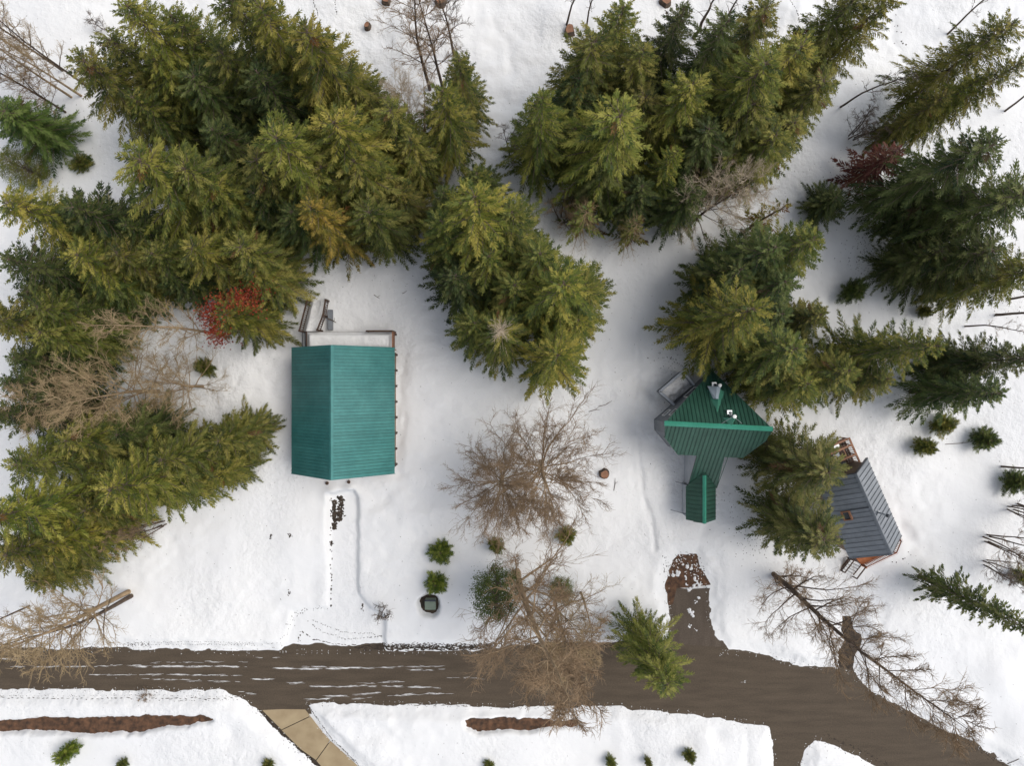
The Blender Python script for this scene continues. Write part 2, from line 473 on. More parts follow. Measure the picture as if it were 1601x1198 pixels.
TREES = [
    # grove behind the garage
    ('hem', 195, 5, 18, 3.2, YL, G1), ('hem', 128, 92, 15, 3.2, OL, G1), ('fir', 265, 22, 15, 3.0, OL, G1), ('hem', 352, -15, 19, 3.4, OL, G1), ('hem', 405, 8, 19, 3.0, YL, G1),
    ('hem', 478, 45, 19, 3.6, YL, G1), ('fir', 400, 110, 15, 3.2, DK, G1), ('hem', 300, 118, 13, 3.2, DK, G1), ('fir', 205, 150, 12, 2.8, OL, G1),
    ('hem', 215, 248, 17, 4.0, YL, G1), ('hem', 285, 262, 15, 3.4, OL, G1), ('fir', 330, 200, 12, 2.8, DK, G1), ('hem', 428, 212, 18, 3.6, YL, G1), ('hem', 398, 248, 14, 3.4, OL, G1),
    ('hem', 520, 188, 17, 3.4, YL, G1), ('hem', 552, 250, 14, 3.4, OL, G1), ('fir', 590, 255, 12, 2.6, OL, G1),
    ('hem', 610, 170, 14, 2.6, OL, G1), ('fir', 692, 140, 15, 2.7, YL, G1), ('fir', 718, 92, 13, 2.2, OL, G1),
    ('hem', 540, 110, 14, 3.0, OL, G1), ('hem', 170, 60, 14, 2.6, OL, G1), ('hem', 240, 90, 13, 2.8, YL, G1), ('hem', 345, 80, 14, 2.8, OL, G1), ('hem', 640, 215, 12, 2.2, OL, G1), ('hem', 330, 290, 13, 3.0, YL, G1), ('hem', 500, 260, 13, 3.0, OL, G1), ('hem', 575, 330, 12, 3.0, OL, G1), ('fir', 395, 300, 11, 3.0, DK, G1), ('fir', 455, 330, 11, 3.0, DK, G1), ('hem', 622, 300, 9, 2.2, OL, G1),
    # shaded stand west
    ('hem', 8, 315, 15, 3.0, YL, G2), ('fir', 110, 322, 14, 3.4, DK, G2), ('fir', 72, 330, 12, 2.8, DK, G2), ('hem', 118, 398, 13, 3.0, YL, G2), ('hem', 180, 395, 12, 2.6, OL, G2),
    ('hem', 298, 388, 13, 3.0, YL, G2), ('hem', 375, 385, 12, 3.0, OL, G2), ('hem', 395, 425, 9, 2.8, OL, G2), ('fir', 10, 405, 14, 3.0, DK, G2), ('hem', 40, 455, 11, 2.8, DK, G2),
    ('hem', -10, 500, 13, 3.2, OL, G2), ('hem', 60, 520, 11, 3.0, OL, G2), ('fir', 260, 430, 9, 2.4, DK, G2), ('fir', 195, 350, 11, 2.6, DK, G2), ('fir', 20, 560, 9, 2.4, DK, G2),
    ('fir', 120, 480, 9, 2.2, DK, G2), ('hem', 55, 480, 12, 2.6, OL, G2), ('hem', 150, 440, 10, 2.4, DK, G2), ('fir', 90, 560, 8, 2.0, DK, G2), ('hem', 235, 395, 11, 2.6, OL, G2), ('fir', 5, 600, 11, 2.2, DK, G2),
    # slope southwest
    ('hem', 22, 728, 15, 3.0, OL, G3), ('hem', 100, 690, 13, 2.8, OL, G3), ('hem', 168, 768, 17, 3.0, YL, G3), ('hem', 250, 720, 13, 3.0, OL, G3), ('hem', 340, 690, 9, 2.6, OL, G3),
    ('hem', -20, 812, 17, 3.4, YL, G3), ('hem', 5, 870, 15, 3.4, OL, G3), ('hem', 80, 850, 12, 3.0, YL, G3), ('hem', 130, 800, 11, 2.8, OL, G3),
    ('hem', 240, 770, 10, 2.8, OL, G3), ('fir', -10, 650, 14, 2.8, DK, G3), ('hem', 180, 680, 10, 2.4, DK, G3), ('hem', 50, 910, 9, 2.4, OL, G3), ('hem', 330, 745, 8, 2.2, YL, G3),
    # centre clump
    ('fir', 742, 305, 19, 3.8, YL, G4), ('fir', 845, 395, 14, 3.0, OL, G4), ('fir', 882, 442, 17, 3.8, YL, G4), ('fir', 843, 470, 12, 2.4, YL, G4), ('fir', 873, 555, 17, 2.9, YL, G4),
    ('fir', 915, 452, 13, 3.0, OL, G4), ('fir', 690, 345, 14, 2.8, OL, G4), ('fir', 905, 500, 11, 2.6, YL, G4), ('fir', 742, 505, 11, 2.6, OL, G4), ('fir', 703, 372, 12, 2.6, OL, G4), ('fir', 712, 430, 11, 2.8, DK, G4), ('fir', 800, 330, 14, 3.2, OL, G4),
    ('fir', 765, 400, 12, 3.0, OL, G4), ('fir', 805, 445, 12, 3.0, OL, G4), ('fir', 745, 270, 10, 2.4, OL, G4), ('fir', 693, 300, 11, 1.9, DK, G4),
    # grove north of the house
    ('fir', 848, 150, 17, 2.7, YL, G5), ('hem', 930, 62, 15, 3.2, OL, G5), ('hem', 1005, 75, 14, 2.6, OL, G5), ('hem', 972, 178, 16, 3.8, YL, G5), ('hem', 1085, 128, 15, 3.0, YL, G5),
    ('hem', 1200, 95, 17, 3.6, YL, G5), ('hem', 1255, 70, 15, 3.4, YL, G5), ('hem', 1290, 125, 13, 3.0, OL, G5), ('hem', 1180, 160, 13, 3.4, OL, G5), ('fir', 1060, 235, 13, 1.8, YL, G5), ('hem', 1110, 200, 12, 3.0, DK, G5),
    ('hem', 1200, 10, 15, 2.8, OL, G5), ('fir', 975, 8, 16, 2.6, OL, G5), ('fir', 1070, 12, 15, 2.6, DK, G5), ('hem', 1345, -12, 16, 2.8, OL, G5), ('hem', 1395, -10, 17, 2.4, YL, G5),
    ('fir', 905, 120, 12, 2.6, BL, G5), ('fir', 1005, 290, 9, 2.4, DK, G5), ('hem', 945, 255, 10, 2.8, DK, G5), ('hem', 1245, 190, 11, 2.8, OL, G5), ('fir', 1085, 300, 9, 2.4, DK, G5), ('hem', 1140, 30, 17, 2.4, DK, G5), ('hem', 1215, 210, 12, 2.8, YL, G5), ('hem', 1150, 240, 9, 2.4, OL, G5), ('hem', 1010, 150, 12, 2.8, OL, G5), ('hem', 900, 200, 10, 2.4, OL, G5),
    # row behind the green house
    ('fir', 1275, 372, 15, 3.2, YL, G6), ('fir', 1215, 385, 14, 3.2, DK, G6), ('fir', 1180, 482, 17, 3.6, YL, G6), ('fir', 1285, 492, 9, 2.3, OL, G6), ('fir', 1245, 545, 14, 3.4, OL, G6),
    ('fir', 1238, 575, 11, 2.6, OL, G6), ('fir', 1265, 600, 11, 2.9, YL, G6), ('fir', 1330, 580, 12, 2.9, OL, G6), ('fir', 1470, 540, 17, 2.7, YL, G6), ('fir', 1390, 592, 10, 2.2, OL, G6),
    ('fir', 1160, 420, 12, 3.0, DK, G6), ('fir', 1230, 440, 12, 3.0, DK, G6), ('fir', 1225, 490, 10, 2.8, DK, G6),
    # east
    ('hem', 1555, 225, 17, 3.8, DK, G7), ('hem', 1605, 300, 16, 3.8, DK, G7), ('hem', 1555, 390, 13, 3.6, DK, G7), ('hem', 1515, 300, 12, 2.9, DK, G7), ('hem', 1475, 392, 10, 2.6, DK, G7),
    ('hem', 1625, 420, 14, 3.0, OL, G7), ('fir', 1625, 560, 14, 2.9, DK, G7), ('fir', 1565, 615, 12, 2.9, DK, G7), ('fir', 1540, 570, 9, 2.2, DK, G7), ('hem', 1585, 35, 15, 2.8, OL, G7),
    ('hem', 1600, 95, 16, 2.2, OL, G7), ('hem', 1530, 125, 13, 2.0, YL, G7), ('hem', 1480, 148, 12, 1.8, OL, G7),
]
# single evergreens that can be told apart: kind, tip, height, radius, colour, label
SINGLES = [
    ('hem', 483, 322, 15, 2.8, (2.0, 1.5, 1.0), 'yellow-green conical evergreen at the edge of the grove nearest the garage'),
    ('hem', 5, 172, 8, 3.6, (.75, 1.0, .9), 'rounded glossy evergreen beside the leaning bare birches'),
    ('leaf', 8, 250, 5, 1.6, (1.2, 1.0, .8), 'low brownish evergreen bush below the rounded glossy evergreen'),
    ('leafred', 352, 492, 11, 2.5, YL, 'evergreen with bright red leaf clusters west of the log stairs'),
    ('hem', 368, 678, 7, 2.0, OL, 'leafy evergreen with ragged crown facing the garage west wall'),
    ('firdry', 782, 515, 14, 3.3, OL, 'fir with a bare brown dead top at the south end of the clump'),
    ('firdry', 700, 380, 10, 1.6, DK, 'thin fir with brown dry tip on the west side of the clump'),
    ('dry', 920, 325, 8, 2.8, (1.3, 1.3, 1.2), 'half-dead conifer with bare drooping boughs north of the open lane'),
    ('dry', 1000, 345, 8, 2.2, (1.2, 1.1, 1.0), 'scrubby conifer half bare and half green above the open lane'),
    ('dry', 1232, 318, 11, 2.0, (1.5, 1.2, .9), 'brown-topped evergreen next to the pale bare tree'),
    ('fir', 1308, 308, 5, 2.1, DK, 'small dark bluish fir alone in the snow beside the fir row'),
    ('dryred', 1408, 236, 8.5, 2.4, (1, 1, 1), 'dead conifer with rust-red needles on a bare trunk'),
    ('hem', 1298, 740, 12, 3.7, (1.05, .98, 1.0), 'bronze-green broad evergreen leaning over the north end of the grey cabin'),
    ('hem', 1290, 845, 12, 3.8, (1.0, .95, 1.0), 'bronze-green broad evergreen screening the west side of the grey cabin'),
    ('leaf', 1222, 700, 7, 1.3, (1.0, .9, .9), 'loose leafy evergreen between green house and grey cabin'),
    ('hemslim', 1612, 985, 14, 2.1, DK, 'slim dark evergreen alone on open snow southeast of the grey cabin'),
    ('hem', 1045, 1072, 13, 3.3, OL, 'dense green evergreen overhanging the road by the driveway mouth'),
    ('leaf', 775, 950, 9, 1.9, (.9, .95, .9), 'grey-green evergreen entangled with bare branches beside the road'),
    ('leaf', 880, 935, 5, 1.0, OL, 'small evergreen below the bare tree next to the road'),
]
SAPL = [(690, 862, 1.3, 1.15, 'bright green young fir uphill of the utility box'), (683, 910, 1.6, 1.05, 'bright green bushy young fir right beside the utility box'),
        (775, 852, 1.3, .8, 'olive sapling under the spreading bare tree'), (128, 256, 1.4, 0.9, 'lone sapling in the snow gap of the western woods'),
        (1328, 458, 2.0, 1.2, 'dark young fir alone in the open strip'), (1452, 466, 1.2, 0.7, 'pale thin sapling in the eastern strip'), (1443, 487, 1.2, 0.6, 'tiny olive sapling beside the pale thin sapling'),
        (1468, 664, 2.0, 1.1, 'young fir just below the shaggy eastern evergreen'), (1440, 697, 1.8, 1.0, 'young fir alone uphill of the grey cabin'), (1534, 686, 1.9, 1.2, 'young fir with long boughs on the east slope'),
        (1582, 753, 1.8, 1.1, 'young fir below the leaning bare trunk on the east slope'), (112, 1172, 1.8, 1.1, 'lime-green young conifer below the dirt bank'),
        (194, 1194, 1.2, 0.5, 'small green sapling downhill of the dirt bank'), (1077, 1180, 1.3, 0.65, 'small green sapling between the two snow ruts south of the road'),
        (1013, 1192, 1.0, 0.4, 'tiny sapling beside the snow rut south of the road'), (420, 1195, 1.0, 0.55, 'sapling on the snow west of the concrete driveway'),
        (955, 1193, 1.0, 0.6, 'olive sapling south of the overhanging road evergreen'), (885, 836, 1.8, .9, 'olive-brown sapling in the roots of the spreading bare tree'),
        (324, 574, 1.5, 0.9, 'little evergreen beside the tan bare tree'), (1592, 900, 1.6, 0.9, 'green sapling at the foot of the eastern bare thicket'), (765, 1198, .8, .5, 'low grey-green sprig south of the eastern dirt bank')]


def base_of(tx, ty, h, z0=0.35):
    x, y, _ = P(tx, ty, h)
    return x, y


for t in TREES + SINGLES:
    bx, by = base_of(t[1], t[2], t[3])
    TREE_WELLS.append((bx, by, 1.2))

# ground grid: fine in view, coarse out to the horizon
fx = np.arange(-49.5, 49.51, 0.15)
fy = np.arange(-38.1, 38.11, 0.15)
far = np.array([2, 5, 10, 18, 30, 50, 90, 170, 350, 800, 1800])
gx = np.concatenate([fx[0] - far[::-1], fx, fx[-1] + far])
gy = np.concatenate([fy[0] - far[::-1], fy, fy[-1] + far])
XX, YY = np.meshgrid(gx, gy)
ZZ = snow_height(XX, YY)


def snow_z(x, y):
    i = int(np.clip(np.searchsorted(gx, x) - 1, 0, len(gx) - 2))
    j = int(np.clip(np.searchsorted(gy, y) - 1, 0, len(gy) - 2))
    u = (x - gx[i]) / (gx[i + 1] - gx[i]); v = (y - gy[j]) / (gy[j + 1] - gy[j])
    return float(ZZ[j, i] * (1 - u) * (1 - v) + ZZ[j, i + 1] * u * (1 - v) + ZZ[j + 1, i] * (1 - u) * v + ZZ[j + 1, i + 1] * u * v)


def grid_object(name, X, Y, Z, mat):
    ny, nx = X.shape
    me = bpy.data.meshes.new(name)
    co = np.stack([X, Y, Z], -1).reshape(-1, 3).astype(np.float32)
    idx = np.arange(nx * ny).reshape(ny, nx)
    q = np.stack([idx[:-1, :-1], idx[:-1, 1:], idx[1:, 1:], idx[1:, :-1]], -1).reshape(-1, 4)
    me.vertices.add(len(co)); me.vertices.foreach_set('co', co.ravel())
    me.loops.add(q.size); me.loops.foreach_set('vertex_index', q.ravel().astype(np.int32))
    me.polygons.add(len(q))
    me.polygons.foreach_set('loop_start', np.arange(0, q.size, 4, dtype=np.int32))
    me.polygons.foreach_set('use_smooth', np.ones(len(q), bool))
    me.materials.append(mat)
    me.update(); me.validate()
    o = bpy.data.objects.new(name, me)
    C.objects.link(o)
    return o


g = grid_object('snow_ground', XX, YY, ZZ, M['snow'])
tag(g, 'white snow cover over the whole property', 'snow', kind='structure')


def sheet(name, pts, z, mat, label, cat, zz=None):
    mb = MB()
    w = [P(a, b, 0)[:2] for a, b in pts]
    if sum(w[i][0] * w[(i + 1) % len(w)][1] - w[(i + 1) % len(w)][0] * w[i][1] for i in range(len(w))) < 0: w.reverse()
    mb.prism(w, z - 0.06, z)
    o = mb.build(name, mat)
    return tag(o, label, cat, kind='structure')


sheet('road', [(-900, 985), (0, 1000), (740, 1004), (900, 996), (1190, 996), (1330, 1030), (1420, 1095), (1560, 1165), (2150, 1490), (1960, 1650), (1500, 1300), (1300, 1190),
               (1255, 1215), (1255, 1500), (1195, 1500), (1195, 1165), (1100, 1135), (800, 1122), (500, 1116), (440, 1120), (375, 1110), (330, 1094), (0, 1092), (-900, 1088)],
      0.0, M['asphalt'], 'brown-grey wet asphalt road crossing the snow', 'road')
sheet('driveway', [(1045, 917), (1075, 922), (1110, 920), (1122, 950), (1150, 1010), (1120, 1012), (1040, 1006), (1030, 960)], 0.004, M['lane'], 'asphalt driveway up to the green-roofed house', 'driveway')
sheet('gravel_lane', [(1030, 850), (1110, 850), (1118, 914), (1076, 919), (1058, 920), (1052, 945), (1035, 950), (1028, 900)], 0.008, M['soil'], 'red-brown bare soil at the top of the driveway', 'soil')
sheet('cleared_path', [(1310, 955), (1340, 955), (1355, 990), (1350, 1040), (1340, 1050), (1300, 1040), (1298, 1010)], 0.004, M['dark_soil'], 'cleared dark path running up from the road bend', 'path')
sheet('pit_floor', [(655, 930), (690, 930), (690, 965), (655, 965)], -0.01, M['dark_soil'], 'dark bare ground round the utility box', 'soil')
drv = sheet('concrete_driveway', [(408, 1109), (444, 1108), (476, 1109), (482, 1120), (500, 1150), (580, 1230), (920, 1560), (810, 1620), (490, 1215), (430, 1160), (395, 1113)],
            -0.02, M['dark_soil'], 'tan concrete driveway with sawn joints leaving the road southward', 'driveway')
slabs = [[(410, 1111), (442, 1109.5), (477, 1110), (485, 1120), (440, 1141.5)],
         [(440.6, 1142.6), (485.6, 1121.2), (500, 1140), (516, 1158.5), (494, 1189), (470, 1172)],
         [(494.8, 1190.2), (516.8, 1159.6), (560, 1199), (620, 1258), (590, 1288), (530, 1232)],
         [(590.8, 1289), (620.8, 1259), (900, 1540), (820, 1600)]]
for sl in slabs:
    mb = MB()
    w = [P(a, b, 0)[:2] for a, b in sl]
    w.reverse()
    mb.prism(w, -0.018, 0.006)
    mb.build('slab', M['concrete'], drv)


# bare soil cut banks
def soil_bank(poly, label, zt):
    xs = [p[0] for p in poly]; ys = [p[1] for p in poly]
    x = np.arange(min(xs) - 0.5, max(xs) + 0.5, 0.11); y = np.arange(min(ys) - 0.5, max(ys) + 0.5, 0.11)
    X, Y = np.meshgrid(x, y)
    t = (Y - Y.min()) / (Y.max() - Y.min())
    Z = -0.05 + 0.15 * np.sin(t * 3.1) + 0.09 * vnoise(X / 0.5, Y / 0.3, 31) + 0.05 * vnoise(X / 0.17, Y / 0.17, 32)
    d = sdist(X, Y, poly)
    Z = np.where(d > 0.32, -0.5, Z)
    o = grid_object('dirt_bank', X, Y, Z, M['soil'])
    tag(o, label, 'soil', kind='structure')


soil_bank(BANK_A, 'long strip of bare red-brown soil in the snow south of the road', 0)
soil_bank(BANK_B, 'short strip of bare soil under the bare roadside tree', 0)


# ------------------------------------------------------------------ snow and dirt scattered on surfaces (uncountable)
def blob(mb, x, y, z, rx, ry, hgt, rot, n=7):
    ca, sa = math.cos(rot), math.sin(rot)
    ring = []
    for k in range(n):
        a = 2 * math.pi * k / n
        r = R.uniform(0.65, 1.2)
        u, v = rx * r * math.cos(a), ry * r * math.sin(a)
        ring.append((x + u * ca - v * sa, y + u * sa + v * ca, z - 0.004))
    b = len(mb.v)
    mb.v += ring + [(x, y, z + hgt)]
    for k in range(n):
        mb.f.append((b + k, b + (k + 1) % n, b + n)); mb.t.append(0.5)


def streaks(lines, dens, wid):
    mb = MB()
    for (x0, y0, x1, y1, wgt) in lines:
        L = math.hypot(x1 - x0, y1 - y0)
        for i in range(int(L * dens * wgt)):
            t = R.random()
            if math.sin(t * L * 0.13 + x0) + math.sin(t * L * 0.31 + y0) * 0.7 < -0.9 + R.random() * 0.9: continue
            px = x0 + (x1 - x0) * t; py = y0 + (y1 - y0) * t + R.gauss(0, 0.65) + 0.8 * math.sin(t * 5 + x0)
            x, y, _ = P(px, py)
            blob(mb, x, y, 0.001, R.uniform(0.10, 0.75), R.uniform(0.008, wid), R.uniform(0.006, 0.02), R.gauss(0, 0.06), 6)
    return mb


sl = [(20, 1042, 300, 1042.5, .5), (215, 1042, 385, 1043.5, 1.3), (140, 1055, 372, 1057, .8), (180, 1062, 300, 1062, .35), (240, 1036, 385, 1036, .3), (290, 1064, 375, 1068, .4), (420, 1046, 565, 1045, 1.5), (475, 1043.5, 560, 1044, .8),
      (560, 1044, 695, 1043, .5), (640, 1048, 692, 1047.5, .6), (395, 1062, 427, 1062.5, .9), (452, 1068.5, 472, 1067.5, .9), (483, 1074, 580, 1073, 1.2), (560, 1069, 640, 1066, .35), (575, 1074, 690, 1075, .9), (515, 1089, 592, 1084.5, 1.1),
      (483, 1094.5, 516, 1093, .9), (555, 1093, 590, 1090.5, .5), (608, 1089, 640, 1086, 1.2), (636, 1086, 702, 1086, .8), (400, 1030, 435, 1028, .3), (375, 1083, 400, 1085, .8), (0, 1029, 40, 1031, .3), (1160, 1068, 1170, 1066, .4), (700, 1060, 760, 1061, .25)]
o = streaks(sl, 0.75, 0.019).build('snow_streak', M['snow'])
tag(o, 'thin white streaks of snow left along the asphalt road', 'snow', kind='stuff')

mb = MB()
for px, py, r in [(1079, 922, .3), (1085, 916, .25), (1090, 911, .22), (1094, 916, .2), (1080, 958, .28), (1077, 954, .2), (1083, 963, .22), (1088, 942, .14), (1092, 935, .2), (1078, 980, .14), (1089, 986, .1), (1072, 903, .16), (1086, 905, .2),
                  (1096, 912, .15), (1068, 883, .14), (1075, 886, .22), (1081, 890, .18), (1060, 897, .3), (1052, 900, .28), (1045, 899, .2), (1073, 915, .15), (1127, 1024, .06), (1165, 1066, .08)]:
    for k in range(5):
        x, y, _ = P(px + R.gauss(0, 1.2), py + R.gauss(0, 1.6))
        blob(mb, x, y, 0.010, r * R.uniform(.3, .7), r * R.uniform(.3, .7), r * 0.3, R.uniform(0, 3), 7)
for k in range(110):
    px, py = R.uniform(1043, 1104), R.uniform(866, 906)
    if py > 900 and R.random() < .7: continue
    x, y, _ = P(px, py)
    blob(mb, x, y, 0.010, R.uniform(.02, .08), R.uniform(.02, .12), 0.03, R.uniform(0, 3), 6)
for i in range(len(ROAD)):                # crumbs of snow thrown on to the road margins
    (ax, ay), (bx, by) = ROAD[i], ROAD[(i + 1) % len(ROAD)]
    if max(abs(ax), abs(bx)) > 60 or max(abs(ay), abs(by)) > 42: continue
    for k in range(int(math.hypot(bx - ax, by - ay) * 2)):
        t = R.random(); o_ = abs(R.gauss(0, .13)) + .02
        nx_, ny_ = -(by - ay), bx - ax; l_ = math.hypot(nx_, ny_) or 1
        for sg in (-1, 1):
            x, y = ax + (bx - ax) * t + sg * nx_ / l_ * o_, ay + (by - ay) * t + sg * ny_ / l_ * o_
            if snow_z(x, y) < 0: blob(mb, x, y, .010, R.uniform(.015, .07), R.uniform(.012, .04), .02, R.uniform(0, 3), 5)
tag(mb.build('snow_clump', M['snow']), 'small white crumbs of snow scattered on the driveway and road margins', 'snow', kind='stuff')

# tyre-lug marks and footprints through the snow, crumbs of soil at the verges
mb = MB()


def marks(pts, step, jit, rx, ry, prob=1.0):
    for (x0, y0), (x1, y1) in zip(pts[:-1], pts[1:]):
        L = math.hypot(x1 - x0, y1 - y0); n = max(1, int(L / step))
        ang = math.atan2(-(y1 - y0), x1 - x0)
        for i in range(n):
            if R.random() > prob: continue
            t = (i + R.uniform(-.2, .2)) / n
            x, y, _ = P(x0 + (x1 - x0) * t + R.gauss(0, jit), y0 + (y1 - y0) * t + R.gauss(0, jit), 0.15)
            blob(mb, x, y, max(snow_z(x, y), 0.0) + 0.006, rx * R.uniform(.5, 1.3), ry * R.uniform(.6, 1.3), 0.006, ang + R.gauss(0, .25), 6)


marks([(0, 1091), (200, 1092), (375, 1092)], 7.5, .5, .21, .045); marks([(0, 1088.5), (230, 1088), (385, 1090)], 3, .6, .07, .03, .7); marks([(230, 1095), (385, 1094)], 3, .8, .08, .03, .5)
marks([(0, 1012), (60, 1011), (200, 1013)], 9, .6, .2, .045, .8); marks([(0, 1008), (210, 1008.5), (400, 1006)], 3, .5, .06, .035, .8); marks([(215, 1004), (300, 1002), (400, 1004)], 3, .5, .06, .035, .8)
marks([(300, 1007), (400, 1009), (435, 1003), (455, 985)], 3, .7, .07, .035, .8)
marks([(473, 990), (490, 1000), (520, 1008), (560, 1011), (640, 1014)], 5, .6, .17, .05); marks([(480, 972), (505, 990), (540, 1000), (565, 999), (600, 995)], 3, .5, .07, .04, .9)
marks([(487, 970), (520, 984), (545, 991), (580, 991), (600, 998)], 3, .5, .06, .04, .9); marks([(452, 985), (458, 965), (475, 955), (510, 948)], 1.5, 3.5, .06, .04, .8)
marks([(470, 990), (466, 1015)], 2, 2, .08, .05); marks([(600, 1007), (770, 1007)], .7, 1.6, .10, .05, .9); marks([(560, 1014), (770, 1014)], .55, 2.2, .20, .06, .9); marks([(590, 1011), (770, 1011)], .6, 1.8, .16, .06, .9); marks([(770, 1006), (840, 1003)], .8, 1.6, .12, .05, .9)
marks([(195, 1010), (215, 1006), (235, 1009)], .9, 2, .08, .04); marks([(500, 1100), (800, 1107), (960, 1107)], 6, .5, .25, .03, .6)
marks([(1378, 1098), (1440, 1130), (1520, 1168), (1575, 1200)], 1.4, 2.2, .1, .05, .9); marks([(1290, 1152), (1340, 1172), (1390, 1200)], 1.6, 2.0, .1, .05, .8)
marks([(517, 780), (517, 950)], 2.6, .8, .09, .12, .4); marks([(1040, 870), (1042, 900)], 1.2, 5, .05, .06, .9); marks([(1062, 868), (1048, 895)], 2, 2, .08, .05)
marks([(1100, 885), (1106, 925), (1108, 970), (1115, 990)], 2, .8, .06, .05, .8); marks([(1047, 925), (1052, 960)], 2, 1, .05, .05, .6)
marks([(402, 1111), (440, 1150), (500, 1203)], 2, 1.0, .12, .07, .9); marks([(480, 1103), (520, 1158), (565, 1203)], 2.5, .6, .12, .04, .9)
marks([(1230, 5), (1238, 20), (1245, 45)], 3, .5, .08, .06); marks([(490, 0), (500, 28)], 3, .5, .09, .05); marks([(525, 0), (528, 28)], 3.5, .5, .07, .05)
marks([(1395, 20), (1400, 60), (1415, 75)], 4, 5, .09, .07, .7); marks([(1380, 880), (1400, 880), (1425, 860)], 4, 3, .07, .06, .6)
for k in range(260):                       # exposed soil on the garage lane
    px = 533 + R.gauss(0, 2.6) - 0.02 * k / 10; py = R.uniform(776, 815)
    if R.random() < .5: px = 522.5 + R.gauss(0, 1.6); py = R.uniform(783, 828)
    if py > 800 and px > 528: px -= (py - 800) * .15
    x, y, _ = P(px, py, .1)
    blob(mb, x, y, snow_z(x, y) + 0.006, R.uniform(.05, .16), R.uniform(.05, .2), 0.02, R.uniform(0, 3), 6)
for px, py, n in [(605, 962, 40), (566, 950, 14), (425, 836, 14), (456, 836, 14), (517, 853, 18), (452, 928, 16)]:
    for k in range(n):
        x, y, _ = P(px + R.gauss(0, 3.2 if n > 20 else 1.3), py + R.gauss(0, 2.5), .3)
        blob(mb, x, y, snow_z(x, y) + 0.006, R.uniform(.03, .1), R.uniform(.03, .08), 0.02, R.uniform(0, 3), 5)
for i in range(len(ROAD)):
    (ax, ay), (bx, by) = ROAD[i], ROAD[(i + 1) % len(ROAD)]
    if max(abs(ax), abs(bx)) > 60 or max(abs(ay), abs(by)) > 42: continue
    for k in range(int(math.hypot(bx - ax, by - ay) * 9)):
        t = R.random(); o_ = abs(R.gauss(0, .22))
        nx_, ny_ = -(by - ay), bx - ax; l_ = math.hypot(nx_, ny_) or 1
        sg = R.choice((-1, 1))
        x, y = ax + (bx - ax) * t + sg * nx_ / l_ * o_, ay + (by - ay) * t + sg * ny_ / l_ * o_
        z = snow_z(x, y)
        if z > 0.0: blob(mb, x, y, z + .004, R.uniform(.02, .09), R.uniform(.015, .04), .012, R.uniform(0, 3), 5)
tag(mb.build('track_mark', M['dark_soil']), 'dark tyre-lug marks and crumbs of soil along the snowy verges', 'soil', kind='stuff')

# needle litter fallen round the evergreens
mb = MB()
for t in TREES + SINGLES:
    bx, by = base_of(t[1], t[2], t[3])
    for k in range(60):
        a, r = R.uniform(0, 6.28), abs(R.gauss(0, 1)) * t[4] * 0.75 + 0.3
        x, y = bx + r * math.cos(a), by + r * math.sin(a)
        z = snow_z(x, y)
        if z > 0.05: blob(mb, x, y, z + 0.005, R.uniform(.02, .06), R.uniform(.012, .03), 0.01, a, 5)
for px, py, sx, sy, n in [(1180, 830, 18, 25, 140), (1160, 790, 25, 30, 40), (1370, 415, 25, 18, 160), (1350, 370, 10, 25, 90), (1145, 590, 22, 14, 260), (1160, 620, 20, 14, 160), (110, 200, 12, 14, 60), (1060, 560, 20, 12, 60), (150, 520, 12, 25, 60), (1580, 470, 30, 15, 60)]:
    for k in range(n):
        x, y, _ = P(px + R.gauss(0, sx), py + R.gauss(0, sy), .4)
        z = snow_z(x, y)
        if z > 0.05: blob(mb, x, y, z + 0.005, R.uniform(.02, .09), R.uniform(.015, .05), 0.015, R.uniform(0, 3), 5)
for k in range(1500):
    x, y = R.uniform(-46, 46), R.uniform(-34, 34)
    z = snow_z(x, y)
    if z > .2: blob(mb, x, y, z + .005, R.uniform(.02, .08), R.uniform(.01, .03), .012, R.uniform(0, 3), 5)
tag(mb.build('needle_litter', M['litter']), 'brown needles and bark crumbs fallen on the snow round the evergreens', 'litter', kind='stuff')


# ------------------------------------------------------------------ buildings
def put(mb, name, mat, parent, org, **k):
    o = mb.build(name, mat, parent, **k)
    for v in o.data.vertices:
        v.co -= Vector(org)
    return o


def clip(poly, axis, val, keep_less):
    out = []
    n = len(poly)
    for i in range(n):
        a, b = poly[i], poly[(i + 1) % n]
        da, db = a[axis] - val, b[axis] - val
        if keep_less: da, db = -da, -db
        if da >= 0: out.append(a)
        if (da >= 0) != (db >= 0):
            t = da / (da - db)
            out.append((a[0] + (b[0] - a[0]) * t, a[1] + (b[1] - a[1]) * t))
    return out


